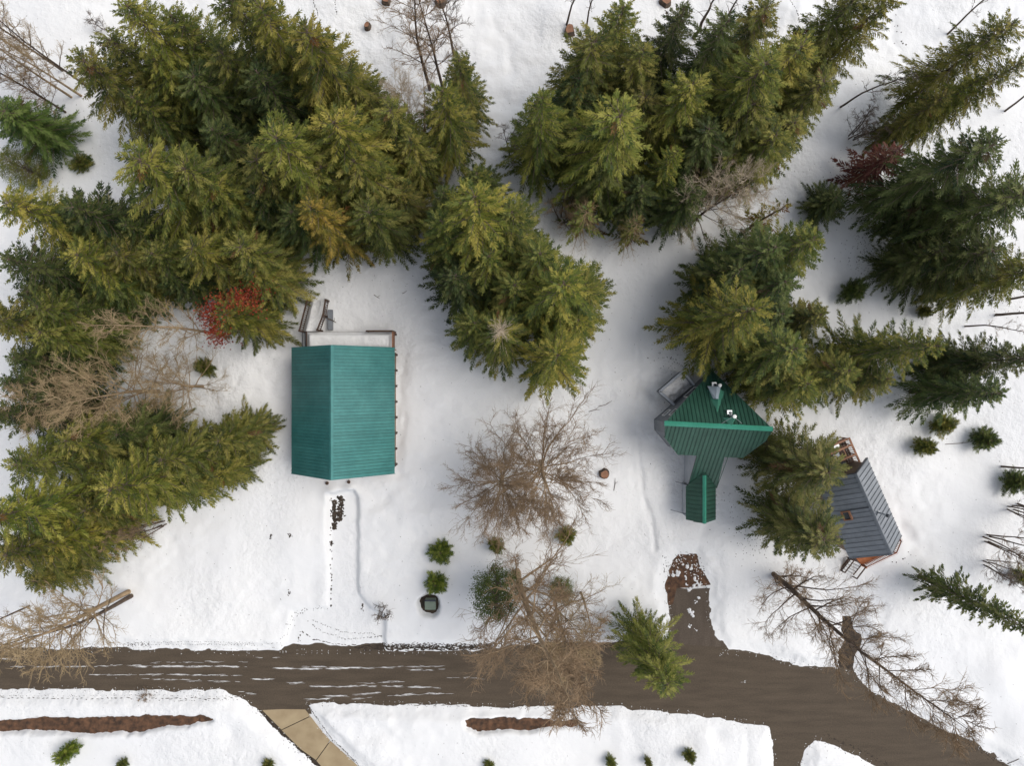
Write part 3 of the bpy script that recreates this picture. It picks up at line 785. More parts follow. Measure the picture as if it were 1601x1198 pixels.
def metal_roof(poly, down, spacing, mat, parent, org, rib=0.045, ribh=0.05, gap=0.018, seam_mat=None):
    """poly: planar 3D outline; down: in-plane direction of the seams. Makes the deck and one object per metal panel."""
    poly = [Vector(p) for p in poly]
    d = Vector(down).normalized()
    n = Vector((0, 0, 0))
    for i in range(len(poly)):
        n += poly[i].cross(poly[(i + 1) % len(poly)])
    n.normalize()
    if n.z < 0: n = -n
    d = (d - n * d.dot(n)).normalized()
    u = d.cross(n).normalized()
    o0 = poly[0]
    q = [((p - o0).dot(u), (p - o0).dot(d)) for p in poly]
    area = sum(q[i][0] * q[(i + 1) % len(q)][1] - q[(i + 1) % len(q)][0] * q[i][1] for i in range(len(q)))
    lift = lambda a, b, h: o0 + u * a + d * b + n * h
    mb = MB()
    mb.extrude([lift(a, b, -0.14) for a, b in q], n * 0.13)
    deck = put(mb, 'roof', M['black'], parent, org)
    lo, hi = min(a for a, b in q), max(a for a, b in q)
    k = max(1, round((hi - lo) / spacing))
    w = (hi - lo) / k
    for i in range(k):
        a0, a1 = lo + i * w, lo + (i + 1) * w
        c = clip(clip(q, 0, a0 + gap / 2, False), 0, a1 - gap / 2, True)
        if len(c) < 3: continue
        mb = MB()
        mb.extrude([lift(a, b, -0.006) for a, b in c], n * 0.02)
        r = clip(c, 0, a0 + gap / 2 + rib, True)
        if len(r) >= 3:
            vs = [b for a, b in r]
            b0, b1 = min(vs), max(vs)
            if b1 - b0 > 0.1:
                mb.extrude([lift(a0 + gap / 2, b0, .012), lift(a0 + gap / 2 + rib, b0, .012), lift(a0 + gap / 2 + rib, b1 - .02, .012), lift(a0 + gap / 2, b1 - .02, .012)], n * ribh)
        put(mb, 'roof_panel', mat, deck, org)
    return deck


def cap(name, a, b, w, drop, mat, parent, org, th=0.03, up=0.05):
    """folded ridge cap between two points, w to each side falling by drop"""
    a, b = Vector(a), Vector(b)
    s = (b - a).cross(Vector((0, 0, 1))).normalized() * w
    dz = Vector((0, 0, -drop)); z = Vector((0, 0, up))
    mb = MB()
    for sg in (1, -1):
        q = [a + z, b + z, b + s * sg + dz + z, a + s * sg + dz + z]
        mb.extrude(q if sg < 0 else q[::-1], Vector((0, 0, th)))
    return put(mb, name, mat, parent, org)


def wall_mesh(pts, tops, z0):
    mb = MB()
    n = len(pts)
    for i in range(n):
        j = (i + 1) % n
        mb.poly([(*pts[i], z0), (*pts[j], z0), (*pts[j], tops[j]), (*pts[i], tops[i])])
    return mb


def rail(parent, org, pts, zb, zt, mat, baluster=0.16, post=0.1, name='railing'):
    """railing: one part per run with posts, rails and balusters as one piece each; zb/zt lists at the points"""
    for i in range(len(pts) - 1):
        a0, b0 = Vector((*pts[i], zb[i])), Vector((*pts[i + 1], zb[i + 1]))
        a1, b1 = Vector((*pts[i], zt[i])), Vector((*pts[i + 1], zt[i + 1]))
        mb = MB()
        mb.beam(a1, b1, 0.14, 0.05)
        mb.beam(a1 - Vector((0, 0, .1)), b1 - Vector((0, 0, .1)), 0.05, 0.09)
        mb.beam(a0 + Vector((0, 0, .12)), b0 + Vector((0, 0, .12)), 0.05, 0.08)
        top = put(mb, 'railing', mat, parent, org)
        L = (b0 - a0).length
        k = max(1, int(L / baluster))
        mbal = MB()
        for j in range(1, k):
            t = j / k
            p, q = a0.lerp(b0, t) + Vector((0, 0, .1)), a1.lerp(b1, t) - Vector((0, 0, .06))
            mbb = MB(); mbb.beam(p, q, 0.04, 0.04, up=(0, 1, 0))
            put(mbb, 'baluster', mat, top, org)
        for t in ([0, 1] if i == len(pts) - 2 else [0]):
            mbb = MB()
            p = a0.lerp(b0, t); q = a1.lerp(b1, t)
            mbb.beam(p - Vector((0, 0, .6)), q + Vector((0, 0, .06)), post, post, up=(0, 1, 0))
            put(mbb, 'post', mat, top, org)


# ---- teal-roofed garage
ZE, ZR = 3.2, 7.25
gx0, gy1, _ = P(456, 544, ZE); gx1, gy0, _ = P(617, 740.5, ZE)
gxm = P(517, 650, ZR)[0]
gxm = (gx0 + gx1) / 2
org = ((gx0 + gx1) / 2, (gy0 + gy1) / 2, 0)
gar = tag(empty('garage', org), 'large gable building with teal ribbed metal roof beside the snowy lane', 'garage')
ov = 0.35
wp = [(gx0 + ov, gy0 + .3), (gx1 - ov, gy0 + .3), (gx1 - ov, gy1 - .3), (gx0 + ov, gy1 - .3)]
zt = ZE + ov * (ZR - ZE) / (gxm - gx0) - 0.16
mb = MB()
for yy, fl in ((gy0 + .3, 1), (gy1 - .3, -1)):
    q = [(gx0 + ov, yy, 0), (gx1 - ov, yy, 0), (gx1 - ov, yy, zt), (gxm, yy, ZR - .16), (gx0 + ov, yy, zt)]
    mb.poly(q if fl > 0 else q[::-1])
for xx, fl in ((gx1 - ov, 1), (gx0 + ov, -1)):
    q = [(xx, gy0 + .3, 0), (xx, gy1 - .3, 0), (xx, gy1 - .3, zt), (xx, gy0 + .3, zt)]
    mb.poly(q if fl > 0 else q[::-1])
put(mb, 'wall', M['brown_wall'], gar, org)
for k in range(8):
    yy = gy0 + 0.5 + k * (gy1 - gy0 - 1.0) / 7
    mb = MB(); mb.box(gx1 - ov, gx1 - ov + .14, yy - .09, yy + .09, 0, zt - .05)
    put(mb, 'wall_post', M['dark_wood'], gar, org)
metal_roof([(gxm, gy0, ZR), (gxm, gy1, ZR), (gx0, gy1, ZE), (gx0, gy0, ZE)], (-1, 0, -.9), 0.272, M['teal_roof'], gar, org)
metal_roof([(gxm, gy1, ZR), (gxm, gy0, ZR), (gx1, gy0, ZE), (gx1, gy1, ZE)], (1, 0, -.9), 0.272, M['teal_roof'], gar, org)
cap('ridge_cap', (gxm, gy0 - .02, ZR), (gxm, gy1 + .02, ZR), 0.17, 0.15, M['teal_roof'], gar, org)
for (xa, za, xb, zb) in ((gx0, ZE, gxm, ZR), (gxm, ZR, gx1, ZE)):
    for yy in (gy0 - .02, gy1 + .02):
        mb = MB(); mb.beam((xa, yy, za - .09), (xb, yy, zb - .09), .04, .2)
        put(mb, 'rake_trim', M['teal_roof'], gar, org)
mb = MB(); mb.box(gxm - 1.6, gxm + 1.5, gy0 + .24, gy0 + .3, .1, 2.7)
put(mb, 'garage_door', M['white'], gar, org)
mb = MB(); mb.box(gx1 - 1.9, gx1 - 1.0, gy0 + .25, gy0 + .3, .1, 2.2)
put(mb, 'door', M['dark_wood'], gar, org)

# ---- snow-covered deck and stair behind the garage
zd = 1.7
dx0, dy1, _ = P(476, 518.5, zd + .3); dx1 = P(616, 518, zd + .3)[0]
dy0 = gy1 - 0.28
org = ((dx0 + dx1) / 2, (dy0 + dy1) / 2, 0)
dk = tag(empty('deck', org), 'snow-covered wooden deck along the back wall of the teal garage', 'deck')
mb = MB(); mb.box(dx0, dx1, dy0, dy1, zd - .18, zd)
put(mb, 'platform', M['dark_wood'], dk, org)
for xx in np.linspace(dx0 + .1, dx1 - .1, 5):
    mb = MB(); mb.box(xx - .08, xx + .08, dy1 - .24, dy1 - .08, 0, zd - .18)
    put(mb, 'post', M['dark_wood'], dk, org)
xr = P(573, 518, zd + .9)[0]
rail(dk, org, [(xr, dy1), (dx1, dy1)], [zd] * 2, [zd + .95] * 2, M['dark_wood'])
rail(dk, org, [(dx1, dy1 - .05), (dx1, dy0 + .2)], [zd] * 2, [zd + .95] * 2, M['wood'])
mb = MB()
for xx, zz in ((P(473, 530, zd + .9)[0], zd + .95), (P(477, 530, zd + .5)[0], zd + .45)):
    mb.beam((xx, dy0 + .1, zz), (xx, dy1 - .1, zz), .06, .06)
put(mb, 'side_bar', M['dark_metal'], dk, org)
nx, ny = 60, 14
X, Y = np.meshgrid(np.linspace(dx0 + .15, dx1 - .12, nx), np.linspace(dy0 + .12, dy1 - .02, ny))
ex = np.minimum(np.minimum(X - X.min(), X.max() - X), np.minimum(Y - Y.min(), Y.max() - Y))
Z = zd + 0.5 * smooth(-.02, .4, ex) * (1 + .12 * vnoise(X / .8, Y / .6, 41)) + .03 * vnoise(X / .3, Y / .3, 42) * (ex > .05)
Z = np.where(ex < 1e-6, zd + .003, Z)
tag(grid_object('deck_snow', X, Y, Z, M['snow']), 'thick loaf of snow lying on the garage deck', 'snow')

sx0, sx1 = P(481, 495, 1.6)[0], P(506, 495, 1.6)[0]
sy1 = P(490, 470, 1.2)[1]
org = ((sx0 + sx1) / 2, (dy1 + sy1) / 2, 0)
st = tag(empty('stair_ramp', org), 'snow-filled ramp between two dark log railings leading to the garage deck', 'ramp')
mb = MB(); mb.hexa([(sx0 - .3, dy1 + .02, zd - .25), (sx1 - .3, dy1 + .02, zd - .25), (sx1, sy1, .3), (sx0, sy1, .3)], [(sx0 - .3, dy1 + .02, zd - .05), (sx1 - .3, dy1 + .02, zd - .05), (sx1, sy1, .5), (sx0, sy1, .5)])
put(mb, 'ramp_floor', M['dark_wood'], st, org)
rail(st, org, [(sx0 - .42, dy1 + .02), (sx0, sy1)], [zd - .1, .6], [zd + .95, 1.75], M['dark_wood'], .2, .16)
rail(st, org, [(sx1 - .28, dy1 + .1), (sx1 + .1, (dy1 + sy1) / 2), (sx1 + .2, sy1)], [zd - .1, 1.2, .6], [zd + .95, 2.2, 1.75], M['dark_wood'], .2, .16)
X, Y = np.meshgrid(np.linspace(0, 1, 16), np.linspace(0, 1, 26))
ex = np.minimum(X, 1 - X) * 1.5
XW = sx0 - .28 + .28 * Y + (sx1 - sx0) * X; YW = dy1 + .03 + (sy1 - dy1 - .03) * Y
Z = (zd - .04) * (1 - Y) + .51 * Y + .38 * smooth(-.02, .35, ex) * (1 + .15 * vnoise(XW / .7, YW / .7, 43))
tag(grid_object('ramp_snow', XW, YW, Z, M['snow']), 'snow bed lying in the ramp between the log railings', 'snow')
mb = MB()
gp = P(516, 500, .9)
mb.box(gp[0] - .18, gp[0] + .2, gp[1] - .9, gp[1] + .9, .2, .98)
tag(put(mb, 'grey_screen', M['grey_wall'], None, (0, 0, 0)), 'grey board standing in the snow beside the log ramp', 'board')
mb = MB()
a, b = P(512, 498, 1.2), P(525.5, 504.5, .9)
mb.tube([a, ((a[0] + b[0]) / 2, (a[1] + b[1]) / 2 + .05, 1.1), b], [.05, .045, .03], 6)
c0 = P(522, 503, 1.0); mb.tube([c0, (c0[0] + .1, c0[1] + .35, 1.1)], [.03, .015], 5)
tag(mb.build('fallen_branch', M['bark']), 'dark broken branch resting against the grey board', 'branch')

for px, py, lb_ in ((514, 757, 'short brown log post in the snow directly below the garage ridge'), (547.5, 755, 'short brown log post in the snow nearer the garage east corner')):
    x, y, _ = P(px, py, .3)
    t = tag(empty('gate_post', (x, y, 0)), lb_, 'post', 'log posts in front of the garage')
    mb = MB(); mb.tube([(0, .12, -.2), (0, .14, .9)], [.14, .12], 9)
    mb.build('log', M['wood'], t)
    mb = MB(); mb.tube([(0, .14, .9), (0, .14, .95)], [.16, .13], 9)
    mb.build('post_cap', M['dark_wood'], t)

# ---- green-roofed house
ZH, SL = 7.5, 0.91
HL, HR = Vector((12.28, -3.24, 0)), Vector((20.9, -3.70, 0))
HD = (HR - HL).normalized()
HN = Vector((-HD.y, HD.x, 0))


def hz(x, y):
    return ZH - SL * abs((Vector((x, y, 0)) - HL).dot(HN))


def hp(px, py, lift=0.0):
    """pixel -> point on the green roof"""
    z = 5.0
    for _ in range(30):
        x, y, _z = P(px, py, z)
        z = hz(x, y) + lift
    return Vector((x, y, z))


def H3(pts, dz=0.0):
    return [(x, y, hz(x, y) + dz) for x, y in pts]


org = (16.6, -4.5, 0)
hou = tag(empty('house', org), 'diamond-shaped house with dark green standing-seam roof and bright ridge cap', 'house')
wl = [(12.85, -3.30), (12.9, -4.25), (14.1, -5.72), (15.56, -5.75), (15.56, -9.0), (17.8, -9.0), (17.75, -5.95), (19.15, -5.98), (20.4, -4.5), (20.35, -3.68), (17.2, 0.62)]
put(wall_mesh(wl, [hz(x, y) - .17 for x, y in wl], 0), 'wall', M['grey_wall'], hou, org)
mb = MB()
mb.poly([(15.54, -5.8, 0), (15.54, -5.8, hz(15.54, -5.8) - .18), (15.54, -9.0, hz(15.54, -9) - .18), (15.54, -9.0, 0)])
put(mb, 'connector_wall', M['pale_wall'], hou, org)
metal_roof(H3([(12.28, -3.24), (20.9, -3.70), (17.25, 1.05)]), (HN.x, HN.y, -SL), 0.335, M['green_roof'], hou, org)
metal_roof(H3([(20.9, -3.70), (12.28, -3.24), (12.5, -4.43), (13.9, -6.0), (15.5, -6.07), (15.42, -9.15), (17.95, -9.2), (17.8, -6.2), (19.3, -6.27), (20.75, -4.68)]),
           (-HN.x, -HN.y, -SL), 0.335, M['green_roof'], hou, org)
cap('ridge_cap', (HL.x - .05, HL.y, ZH), (HR.x + .05, HR.y, ZH), 0.20, 0.14, M['green_trim'], hou, org, up=.06)
for a, b in (((12.28, -3.24), (17.25, 1.05)), ((17.25, 1.05), (20.9, -3.7)), ((12.5, -4.43), (13.9, -6.0)), ((19.3, -6.27), (20.75, -4.68)), ((13.9, -6.0), (15.5, -6.07)), ((17.8, -6.2), (19.3, -6.27))):
    mb = MB(); mb.beam((*a, hz(*a) - .09), (*b, hz(*b) - .09), .05, .2)
    put(mb, 'roof_trim', M['green_roof'], hou, org)
ezr, eze = 3.72, 2.5
exl, exm, exr, ey0, ey1 = 15.2, 16.5, 17.8, -12.05, -7.62
mb = MB()
for q in ([(exl + .15, ey0 + .25, 0), (exr - .15, ey0 + .25, 0), (exr - .15, ey0 + .25, eze), (exm, ey0 + .25, ezr - .18), (exl + .15, ey0 + .25, eze)],
          [(exr - .15, ey0 + .25, 0), (exr - .15, -9.0, 0), (exr - .15, -9.0, eze - .02), (exr - .15, ey0 + .25, eze - .02)],
          [(exl + .15, -9.0, 0), (exl + .15, ey0 + .25, 0), (exl + .15, ey0 + .25, eze - .02), (exl + .15, -9.0, eze - .02)]):
    mb.poly(q)
put(mb, 'entry_wall', M['pale_wall'], hou, org)
metal_roof([(exm, ey0, ezr), (exm, ey1, ezr), (exl, -9.05, eze), (exl, ey0 + .1, eze)], (-1, 0, -.92), 0.36, M['green_roof'], hou, org, rib=.05)
metal_roof([(exm, ey1, ezr), (exm, ey0, ezr), (exr, ey0 + .1, eze), (exr, -9.05, eze)], (1, 0, -.92), 0.36, M['green_roof'], hou, org, rib=.05)
cap('entry_ridge_cap', (exm, ey0 - .02, ezr), (exm, ey1 - .3, ezr), 0.16, 0.13, M['green_trim'], hou, org, up=.06)
mb = MB(); mb.box(exm - .45, exm + .45, ey0 + .2, ey0 + .25, .2, 2.2)
put(mb, 'door', M['wood'], hou, org)
for (pa, pb, za) in (((1048.5, 797.5), (1072, 804), 1.9), ((1056, 753.5), (1071, 757.5), 1.6)):
    mb = MB(); mb.beam(P(*pa, za), P(*pb, za + .15), .09, .09)
    put(mb, 'bracket_beam', M['grey_wall'], hou, org)
# windows in the north-west wall
WA, WB = Vector((12.85, -3.30, 0)), Vector((17.2, .62, 0))
wd = (WB - WA).normalized(); wn = Vector((-wd.y, wd.x, 0))
for s0, z0, ww, hh in ((1.0, 1.7, .8, .9), (1.2, 3.7, .8, .9), (3.7, 2.0, 1.3, 1.7), (2.6, 4.2, .7, .7)):
    c = WA + wd * s0
    mb = MB()
    fr = .07
    for (a0, a1, b0, b1) in ((-ww / 2, ww / 2, z0, z0 + fr), (-ww / 2, ww / 2, z0 + hh - fr, z0 + hh), (-ww / 2, -ww / 2 + fr, z0 + fr, z0 + hh - fr), (ww / 2 - fr, ww / 2, z0 + fr, z0 + hh - fr)):
        p0, p1 = c + wd * a0, c + wd * a1
        mb.hexa([(*(p0)[:2], b0), (*(p0 + wn * .07)[:2], b0), (*(p1 + wn * .07)[:2], b0), (*(p1)[:2], b0)][::-1], [(*(p0)[:2], b1), (*(p0 + wn * .07)[:2], b1), (*(p1 + wn * .07)[:2], b1), (*(p1)[:2], b1)][::-1])
    wo_ = put(mb, 'window_frame', M['white'], hou, org)
    mb = MB()
    p0, p1 = c + wd * (-ww / 2 + fr) + wn * .03, c + wd * (ww / 2 - fr) + wn * .03
    mb.poly([(*p1[:2], z0 + fr), (*p0[:2], z0 + fr), (*p0[:2], z0 + hh - fr), (*p1[:2], z0 + hh - fr)])
    put(mb, 'pane', M['glass'], wo_, org)
# walled balcony on the north-west side
bc = [Vector((*P(px, py, 2.4)[:2], 0)) for px, py in ((1031.6, 612.5), (1054.6, 633.5), (1085.4, 602), (1067.7, 581))]
mb = MB()
for i, j in ((0, 1), (2, 3), (3, 0)):
    a, b = bc[i], bc[j]
    ins = ((bc[0] + bc[1] + bc[2] + bc[3]) / 4)
    dd = (b - a).normalized(); nn = Vector((-dd.y, dd.x, 0))
    if nn.dot(ins - a) < 0: nn = -nn
    q = [a, b, b + nn * .13, a + nn * .13]
    mb.prism([(p.x, p.y) for p in q], .9, 2.35)
put(mb, 'balcony_parapet', M['grey_wall'], hou, org)
mb = MB()
for i, j in ((0, 1), (2, 3), (3, 0)):
    a, b = bc[i], bc[j]
    mb.beam((a.x, a.y, 2.39), (b.x, b.y, 2.39), .2, .06)
put(mb, 'parapet_cap', M['pale_wall'], hou, org)
mb = MB(); mb.prism([(p.x, p.y) for p in bc], 1.0, 1.25)
put(mb, 'balcony_floor', M['grey_wall'], hou, org)
X, Y = np.meshgrid(np.linspace(0.08, .93, 26), np.linspace(.06, .94, 34))
o_ = np.array(bc[0][:2]); e1 = np.array((bc[1] - bc[0])[:2]); e2 = np.array((bc[3] - bc[0])[:2])
XW = o_[0] + e1[0] * X + e2[0] * Y; YW = o_[1] + e1[1] * X + e2[1] * Y
Z = 1.26 + .75 * smooth(1.0, .45, X + .12 * vnoise(XW / .4, YW / .4, 51)) * (1 + .1 * vnoise(XW / .5, YW / .5, 52)) + .08 + .05 * vnoise(XW / .2, YW / .2, 53)
tag(grid_object('balcony_snow', XW, YW, Z, M['snow']), 'block of snow filling the grey balcony of the green house', 'snow')
# snow splitters, flues and vents on the north slope
mb = MB()
tip, lt, rt = hp(1121.6, 645.5, .03), hp(1105, 610.5, .03), hp(1133, 612.8, .03)
ct = hp(1120, 607, .03) + Vector((0, 0, .55))
mb.poly([tip, ct, lt]); mb.poly([tip, rt, ct]); mb.poly([lt, ct, rt])
sp = put(mb, 'snow_splitter', M['green_light'], hou, org)
mb = MB()
a, b, c_, d_, e_, f_ = hp(1106, 603.8, .35), hp(1127, 605, .45), hp(1123, 624, .38), hp(1115, 623.7, .34), hp(1120.6, 604.5, .72), hp(1120, 624, .60)
mb.poly([a, d_, f_, e_]); mb.poly([e_, f_, c_, b]); mb.poly([a, e_, b]); mb.poly([d_, c_, f_])
put(mb, 'metal_saddle', M['blue_metal'], sp, org)
mb = MB()
tip, lt, rt = hp(1143, 667.3, .06), hp(1129.8, 653, .03), hp(1149.6, 655.6, .05)
ct = hp(1145.4, 652.5, .03) + Vector((0, 0, .6))
mb.poly([tip, ct, lt]); mb.poly([tip, rt, ct]); mb.poly([lt, ct, rt])
put(mb, 'snow_splitter', M['green_light'], hou, org)
for (px, py, rr, top) in ((1125.5, 602.5, .14, .9), (1148.6, 651.5, .15, 1.2)):
    p = hp(px, py, 0)
    p = Vector((*P(px, py, p.z + top)[:2], 0)); z = hz(p.x, p.y)
    mb = MB(); mb.tube([(p.x, p.y, z - .1), (p.x, p.y, z + top)], [rr * .7, rr * .7], 12)
    fl = put(mb, 'flue', M['metal'], hou, org, smooth=False)
    mb = MB(); mb.tube([(p.x, p.y, z + top + .02), (p.x, p.y, z + top + .08), (p.x, p.y, z + top + .12)], [rr * 1.05, rr * 1.05, rr * .4], 14)
    put(mb, 'flue_cap', M['white'], fl, org)
    if top > 1:
        for qx, qy in ((1160, 662.4), (1127.6, 663)):
            e = hp(qx, qy, .03)
            mb = MB(); mb.tube([(p.x, p.y, z + top - .3), e], [.013, .013], 5)
            put(mb, 'brace_wire', M['metal'], fl, org)
for px, py in ((1116.7, 600.8), (1140.7, 644.7)):
    p = hp(px, py, .25)
    mb = MB()
    mb.box(p.x - .2, p.x + .2, p.y - .17, p.y + .17, p.z - .35, p.z + .02)
    v = put(mb, 'roof_vent', M['metal'], hou, org)
    mb = MB(); mb.tube([(p.x + .06, p.y - .06, p.z + .01), (p.x + .06, p.y - .06, p.z + .16)], [.11, .09], 10)
    put(mb, 'vent_pipe', M['dark_metal'], v, org)

# ---- grey-roofed cabin
CE, CR = 2.8, 5.45
CC = Vector(P(1342, 795, CE)); CC.z = 0
ca = Vector((53, -121, 0)).normalized(); ce = Vector((81, 37, 0))
ce = (ce - ca * ce.dot(ca)).normalized()
HLn, HWd = 3.68, 2.47


def cw(a, e, z):
    q = CC + ca * a + ce * e
    return (q.x, q.y, z)


org = (CC.x, CC.y, 0)
cab = tag(empty('cabin', org), 'small cabin with grey standing-seam gable roof and wooden decks', 'cabin')
mb = MB()
iw, il = HWd - .3, HLn - .35
zc = CE + .3 * (CR - CE) / HWd - .16
for aa, fl in ((il, 1), (-il, -1)):
    q = [cw(aa, -iw, 0), cw(aa, iw, 0), cw(aa, iw, zc), cw(aa, 0, CR - .18), cw(aa, -iw, zc)]
    mb.poly(q if fl > 0 else q[::-1])
for ee, fl in ((iw, 1), (-iw, -1)):
    q = [cw(il, ee, 0), cw(-il, ee, 0), cw(-il, ee, zc), cw(il, ee, zc)]
    mb.poly(q if fl > 0 else q[::-1])
put(mb, 'wall', M['brown_wall'], cab, org)
metal_roof([cw(HLn, 0, CR), cw(-HLn, 0, CR), cw(-HLn, -HWd, CE), cw(HLn, -HWd, CE)], tuple(-ce + Vector((0, 0, -1.07))), 0.43, M['grey_roof'], cab, org, rib=.05, ribh=.06)
metal_roof([cw(-HLn, 0, CR), cw(HLn, 0, CR), cw(HLn, HWd, CE), cw(-HLn, HWd, CE)], tuple(ce + Vector((0, 0, -1.07))), 0.43, M['grey_roof'], cab, org, rib=.05, ribh=.06)
cap('ridge_cap', cw(-HLn - .02, 0, CR), cw(HLn + .02, 0, CR), 0.14, 0.15, M['grey_roof'], cab, org, up=.06)
for ee in (-1, 1):
    for aa in (-HLn - .02, HLn + .02):
        mb = MB(); mb.beam(cw(aa, 0, CR - .1), cw(aa, ee * HWd, CE - .1), .05, .2)
        put(mb, 'rake_trim', M['dark_metal'], cab, org)


def slope_pt(a, e, lift=0.0):
    n = Vector((0, 0, 1)) * HWd + (ce if e > 0 else -ce) * (CR - CE)
    n.normalize()
    return Vector(cw(a, e, CR - (CR - CE) * abs(e) / HWd)) + n * lift


# skylight in the west slope
a0, a1, e0, e1 = -.62, .22, -1.78, -1.25
mb = MB()
for (x0, x1, y0, y1) in ((a0, a1, e0, e0 + .09), (a0, a1, e1 - .09, e1), (a0, a0 + .09, e0 + .09, e1 - .09), (a1 - .09, a1, e0 + .09, e1 - .09)):
    b = [slope_pt(x0, y0), slope_pt(x1, y0), slope_pt(x1, y1), slope_pt(x0, y1)]
    t = [slope_pt(x0, y0, .16), slope_pt(x1, y0, .16), slope_pt(x1, y1, .16), slope_pt(x0, y1, .16)]
    mb.hexa(b, t)
sk = put(mb, 'skylight', M['wood'], cab, org)
mb = MB(); mb.poly([slope_pt(a0 + .08, e0 + .08, .08), slope_pt(a1 - .08, e0 + .08, .08), slope_pt(a1 - .08, e1 - .08, .08), slope_pt(a0 + .08, e1 - .08, .08)])
put(mb, 'pane', M['glass'], sk, org)
mb = MB(); mb.beam(slope_pt(a0 - .02, e1, .07), slope_pt(a0 - .02, -.1, .07), .06, .08)
put(mb, 'flashing', M['dark_metal'], cab, org)
# stovepipe
px_, py_, _ = P(1374.5, 802, 5.0)
rel = Vector((px_, py_, 0)) - CC
b = slope_pt(rel.dot(ca), max(.2, rel.dot(ce)))
mb = MB(); mb.tube([b - Vector((0, 0, .15)), b + Vector((0, 0, 1.55))], [.085, .085], 12)
fl = put(mb, 'stovepipe', M['metal'], cab, org)
mb = MB(); mb.tube([b + Vector((0, 0, 1.5)), b + Vector((0, 0, 1.6)), b + Vector((0, 0, 1.7))], [.15, .15, .06], 12)
put(mb, 'pipe_cap', M['dark_metal'], fl, org)
mb = MB(); mb.tube([b - Vector((0, 0, .1)), b + Vector((0, 0, .18))], [.2, .1], 12)
put(mb, 'pipe_boot', M['metal'], fl, org)
for sg in (-1, 1):
    mb = MB(); mb.tube([b + Vector((0, 0, 1.0)), slope_pt(rel.dot(ca) + .5 * sg, .08, .03)], [.015, .015], 5)
    put(mb, 'pipe_brace', M['dark_metal'], fl, org)

# north deck of the cabin
dkn = tag(empty('deck', cw(-4.6, 0, 0)), 'reddish wooden deck with slatted bays at the north end of the grey cabin', 'deck')
org = cw(-4.6, 0, 0)
ZD = 1.15
nb = 16
for k in range(nb):
    e0 = -2.0 + k * 4.0 / nb
    mb = MB(); mb.prism([cw(-il - 2.35, e0 + .015, 0)[:2], cw(-il - .02, e0 + .015, 0)[:2], cw(-il - .02, e0 + 4.0 / nb - .015, 0)[:2], cw(-il - 2.35, e0 + 4.0 / nb - .015, 0)[:2]], ZD - .05, ZD + .002 * (k % 3))
    put(mb, 'plank', M['dark_wood'], dkn, org)
for aa, zz in ((-5.68, 2.0), (-5.1, 2.1), (-4.2, 2.1)):
    mb = MB(); mb.beam(cw(aa, -2.0, zz), cw(aa, 2.0, zz), .17, .06)
    r_ = put(mb, 'cross_rail', M['wood'], dkn, org)
    for ee in (-1.95, -.6, .7, 1.95):
        mb = MB(); mb.beam(cw(aa, ee, 0), cw(aa, ee, zz - .03), .1, .1, up=(0, 1, 0))
        put(mb, 'post', M['wood'], r_, org)
    mb = MB(); mb.beam(cw(aa, -1.95, ZD + .25), cw(aa, 1.95, ZD + .25), .05, .1)
    put(mb, 'lower_rail', M['wood'], r_, org)
mb = MB(); mb.beam(cw(-5.75, 2.02, 2.05), cw(-3.4, 2.02, 2.05), .17, .06)
r_ = put(mb, 'side_rail', M['wood'], dkn, org)
for k in range(13):
    aa = -5.6 + k * .18
    mb = MB(); mb.beam(cw(aa, 2.02, ZD), cw(aa, 2.02, 2.02), .045, .045, up=(0, 1, 0))
    put(mb, 'baluster', M['wood'], r_, org)
for aa, ee in ((-4.65, .3), (-4.65, 1.2), (-4.65, -.7)):
    mb = MB(); mb.beam(cw(aa - .42, ee, 2.0), cw(aa + .42, ee, 2.0), .07, .05)
    put(mb, 'slat', M['wood'], dkn, org)
mb = MB()
c = cw(-3.75, .55, ZD + .02)
t = tag(empty('barbecue_grill', c), 'round black covered grill on the north deck of the grey cabin', 'grill')
mb.tube([(0, 0, .45), (0, 0, .58), (0, 0, .72), (0, 0, .85), (0, 0, .95), (0, 0, .99)], [.18, .34, .40, .36, .22, .05], 14)
mb.build('kettle', M['black'], t, smooth=True)
mb = MB(); mb.tube([(-.06, 0, 1.0), (0, 0, 1.05), (.06, 0, 1.0)], [.02, .02, .02], 6); mb.build('handle', M['metal'], t)
for k in range(3):
    a = k * 2.1
    mb = MB(); mb.tube([(.15 * math.cos(a), .15 * math.sin(a), .55), (.36 * math.cos(a), .36 * math.sin(a), 0)], [.02, .02], 6); mb.build('leg', M['dark_metal'], t)
for i, (aa, ee, w, d, h, mt, nm, lb) in enumerate([(-4.65, .55, .5, .3, .45, 'pale_wall', 'storage_box', 'pale box stored in the middle bay of the cabin north deck'),
                                              (-5.38, .9, .45, .3, .4, 'metal', 'storage_bin', 'metal bin stored in the outer bay of the cabin north deck'),
                                              (-5.38, -.4, .7, .28, .3, 'white', 'snow_covered_crate', 'snow-topped crate in the outer bay of the cabin north deck'),
                                              (-4.65, -.9, .6, .35, .35, 'wood', 'wooden_crate', 'wooden crate in the middle bay of the cabin north deck')]):
    t = tag(empty(nm, cw(aa, ee, ZD + .006), math.atan2(ce.y, ce.x)), lb, 'box')
    mb = MB(); mb.box(-w / 2, w / 2, -d / 2, d / 2, 0, h); mb.build('body', M[mt], t)
    mb = MB(); mb.box(-w / 2 - .02, w / 2 + .02, -d / 2 - .02, d / 2 + .02, h, h + .05); mb.build('lid', M['snow'] if i == 2 else M['dark_wood' if i == 3 else mt], t)

